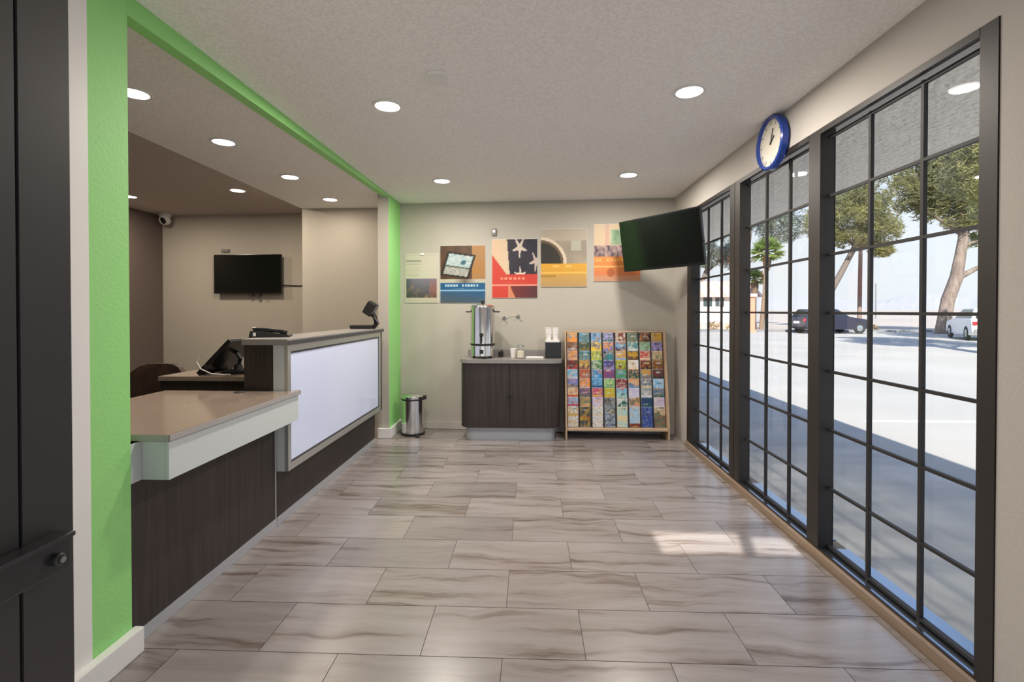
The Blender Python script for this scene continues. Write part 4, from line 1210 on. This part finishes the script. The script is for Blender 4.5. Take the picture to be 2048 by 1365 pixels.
def palm(label, base, top, crown_r, nf, seed, skirt):
    t = thing('palm_tree', label, 'palm', base, group='palms by the far kerb')
    B = Vector(base); T = Vector(top) - B
    mb = MB(); mb.tube([(0, 0, 0), tuple(T * .5 + Vector((.04, 0, 0))), tuple(T)], [.16, .13, .12], 10); mb.build('trunk', 'skirt', t)
    mb = MB(); mb.lathe([(.13, -1.0 * skirt), (.24, -.75 * skirt), (.27, -.2 * skirt), (.14, .1)], 12, 0, tuple(T)); mb.build('dead_frond_skirt', 'skirt', t)
    # one fan frond mesh, shared
    mb = MB()
    for k in range(11):
        a = R(-70 + 14 * k); L_ = crown_r * (.62 + .12 * math.cos(a))
        ox_ = crown_r * .42
        d_ = Vector((math.cos(a), math.sin(a), -0.10 - .22 * abs(math.sin(a))))
        p0 = Vector((ox_, 0, .04)); p1 = p0 + d_ * L_ * .95
        s_ = Vector((-math.sin(a), math.cos(a), 0)) * crown_r * .075
        mid = (p0 + p1) / 2 + Vector((0, 0, .05))
        mb.bm.faces.new([mb.bm.verts.new(v) for v in (p0, mid - s_, p1, mid + s_)])
    mb.tube([(0, 0, 0), (crown_r * .42, 0, .04)], .015, 5)
    first = mb.build('frond', 'frond', t, recalc=False)
    rnd = random.Random(seed)
    for k in range(nf):
        f = first if k == 0 else first.copy()
        if k: COL.objects.link(f)
        f.parent = t
        f.location = tuple(T)
        f.rotation_euler = (rnd.uniform(-.3, .3), R(-82 + 112 * k / nf), 2.399 * k)
    return t
palm('tall slim palm with a bright green fan crown', (15.7, 33.75, ZG), (16.1, 33.8, 5.2), 1.12, 26, 2, 1.2)
palm('shorter palm crown in front of the peach building', (16.1, 35.9, ZG), (16.25, 35.95, 3.5), .85, 20, 4, 1.0)

t = thing('utility_pole', 'straight brown utility pole behind the dark car', 'pole', (30.2, 45.85, ZG))
mb = MB(); mb.tube([(0, 0, -.02), (.05, .03, 4.0), (.15, .08, 10.0)], [.19, .17, .15], 10); mb.build('shaft', 'polewood', t)
mb = MB(); mb.obox(Matrix.Translation((.14, .07, 9.5)), 2.2, .1, .12); mb.build('crossarm', 'polewood', t)
t = thing('far_pole', 'thin pale pole far off on the desert flat', 'pole', (56.87, 82.34, -.1))
mb = MB(); mb.tube([(0, 0, -.3), (0, 0, 5.9)], [.13, .10], 8); mb.build('shaft', 'kerb', t)

# ---- peach building
t = thing('peach_building', 'pale peach building with terracotta roof and two dark windows', 'building', (11.0, 37.6, ZG))
mb = MB(); mb.box(-8.0, 6.15, 0, 7.0, 0, 2.55); mb.build('wall', 'peach', t)
mb = MB(); mb.prism([(-0.45, 2.45), (7.4, 2.45), (5.0, 3.75), (1.9, 3.75)], -8.4, 6.5, 'X'); rf = mb.build('roof', 'terra', t)
for k in range(18):
    x = -8.2 + k * .85
    mb = MB(); mb.tube([(x, -.42, 2.53), (x, 1.9, 3.81)], .06, 6); mb.build('tile_ridge', 'terra', rf)
for x in (2.15, 3.05):
    mb = MB(); mb.box(x, x + .66, -.03, .02, 1.72, 2.42); w = mb.build('window', 'dkglass', t)
    mb = MB(); mb.box(x - .04, x + .70, -.05, -.031, 1.68, 1.72); mb.box(x + .32, x + .34, -.05, -.031, 1.72, 2.42); mb.build('window_bar', 'peach', w)
mb = MB(); mb.box(-8.0, 6.15, -.06, -.002, 0, .50); mb.build('base_band', 'terra', t)
t = thing('gate_pillar', 'rust orange stucco pillar with a wider cap by the palms', 'pillar', (14.35, 32.3, ZG))
mb = MB(); mb.box(-.19, .19, -.19, .19, 0, 2.3); mb.build('shaft', 'rust', t)
mb = MB(); mb.box(-.30, .30, -.30, .30, 2.301, 2.52, 0, .02); mb.build('cap', 'terra', t)
mb = MB(); mb.box(-.26, .26, -.26, .26, -.001, .18); mb.build('foot', 'rust', t)
bsh = 0
for (x, y, s) in ((13.4, 35.9, .5), (14.5, 36.2, .45), (22.3, 34.2, .30), (23.6, 34.1, .38)):
    lab = ['low dry bush against the peach building, nearer its corner', 'low dry bush against the peach building, nearer the pillar', 'tiny dry shrub on the kerb beside the dark car', 'tiny dry shrub on the kerb by the stout pine'][bsh]; bsh += 1
    mb = MB(); needles((0, 0, s * .6), (s * 1.2, s, s * .7), 160, .22, 50 + bsh, mb)
    o = mb.build('dry_bush', 'bush', None, recalc=False); o.location = (x, y, ZG + .05); tag(o, lab, 'bush', 'dry bushes along the kerb')

# ---- cars
def car(label, loc, rz, L_, paint, suv=True, group=None):
    t = thing('parked_car', label, 'car', loc, rz)
    hw = 0.90
    prof = [(-L_/2, .45), (-L_/2 + .04, .78), (-L_/2 + .12, 1.02), (L_*.20, 1.02), (L_*.46, .86), (L_/2, .66), (L_/2 - .02, .36), (L_*.40, .26), (-L_*.42, .26)]
    mb = MB(); mb.prism(prof, -hw, hw, 'Y', 0, .05); mb.build('body', paint, t)
    # cabin
    rz_ = 1.50 if suv else 1.42
    bm = mb = MB()
    b0 = [(-L_/2 + .16, 1.0), (L_*.20, 1.0)]
    top = [(-L_/2 + .55, rz_), (L_*.02, rz_)]
    v = [mb.bm.verts.new(p) for p in ((b0[0][0], -hw + .04, 1.0), (b0[1][0], -hw + .04, 1.0), (b0[1][0], hw - .04, 1.0), (b0[0][0], hw - .04, 1.0),
                                      (top[0][0], -hw + .22, rz_), (top[1][0], -hw + .22, rz_), (top[1][0], hw - .22, rz_), (top[0][0], hw - .22, rz_))]
    for q in ((4, 5, 6, 7), (0, 1, 5, 4), (1, 2, 6, 5), (2, 3, 7, 6), (3, 0, 4, 7)):
        mb.bm.faces.new([v[k] for k in q])
    mb.build('cabin', paint, t)
    def inset(quad, s, off):
        c_ = sum((Vector(p) for p in quad), Vector()) / 4
        nrm = (Vector(quad[1]) - Vector(quad[0])).cross(Vector(quad[3]) - Vector(quad[0])).normalized()
        return [c_ + (Vector(p) - c_) * s + nrm * off for p in quad]
    V = [Vector(q.co) for q in []]
    co = [(b0[0][0], -hw + .04, 1.0), (b0[1][0], -hw + .04, 1.0), (b0[1][0], hw - .04, 1.0), (b0[0][0], hw - .04, 1.0),
          (top[0][0], -hw + .22, rz_), (top[1][0], -hw + .22, rz_), (top[1][0], hw - .22, rz_), (top[0][0], hw - .22, rz_)]
    for nm, q in (('side_window', (0, 1, 5, 4)), ('windscreen', (1, 2, 6, 5)), ('side_window', (2, 3, 7, 6)), ('rear_window', (3, 0, 4, 7))):
        mb = MB(); mb.quad([tuple(p) for p in inset([co[k] for k in q], .84, .012)]); mb.build(nm, 'carglass', t, recalc=False)
    for sx in (-L_ * .31, L_ * .33):
        for s in (-1, 1):
            mb = MB(); mb.lathe([(.20, s * .80), (.33, s * .80), (.35, s * .84), (.33, s * .915), (.21, s * .915)], 24, 0, (sx, 0, .34), 'Y'); w = mb.build('wheel', 'tyre', t)
            mb = MB(); mb.lathe([(.205, s * .90), (.18, s * .918), (.05, s * .922)], 20, 0, (sx, 0, .34), 'Y'); mb.build('hub_cap', 'hub', w)
    for s in (-1, 1):
        mb = MB(); mb.box(-L_/2 - .012, -L_/2 + .10, s * .78 - .08, s * .78 + .08, .74, .92, 0, .02); mb.build('tail_lamp', 'redlamp', t)
    mb = MB(); mb.box(-L_/2 - .06, -L_/2 + .05, -.80, .80, .40, .56, 0, .03); mb.build('rear_bumper', paint if paint != 'carwhite' else 'kerb', t)
    mb = MB(); mb.box(-L_/2 - .008, -L_/2 + .03, -.26, .26, .62, .76); mb.build('number_plate', 'plastic_w', t)
    return t
car('dark blue parked car half hidden behind the window mullion', (18.65, 31.2, ZG), R(4), 4.1, 'carblue')
car('white parked car at the far right pane', (22.05, 24.6, ZG), R(62), 4.4, 'carwhite')
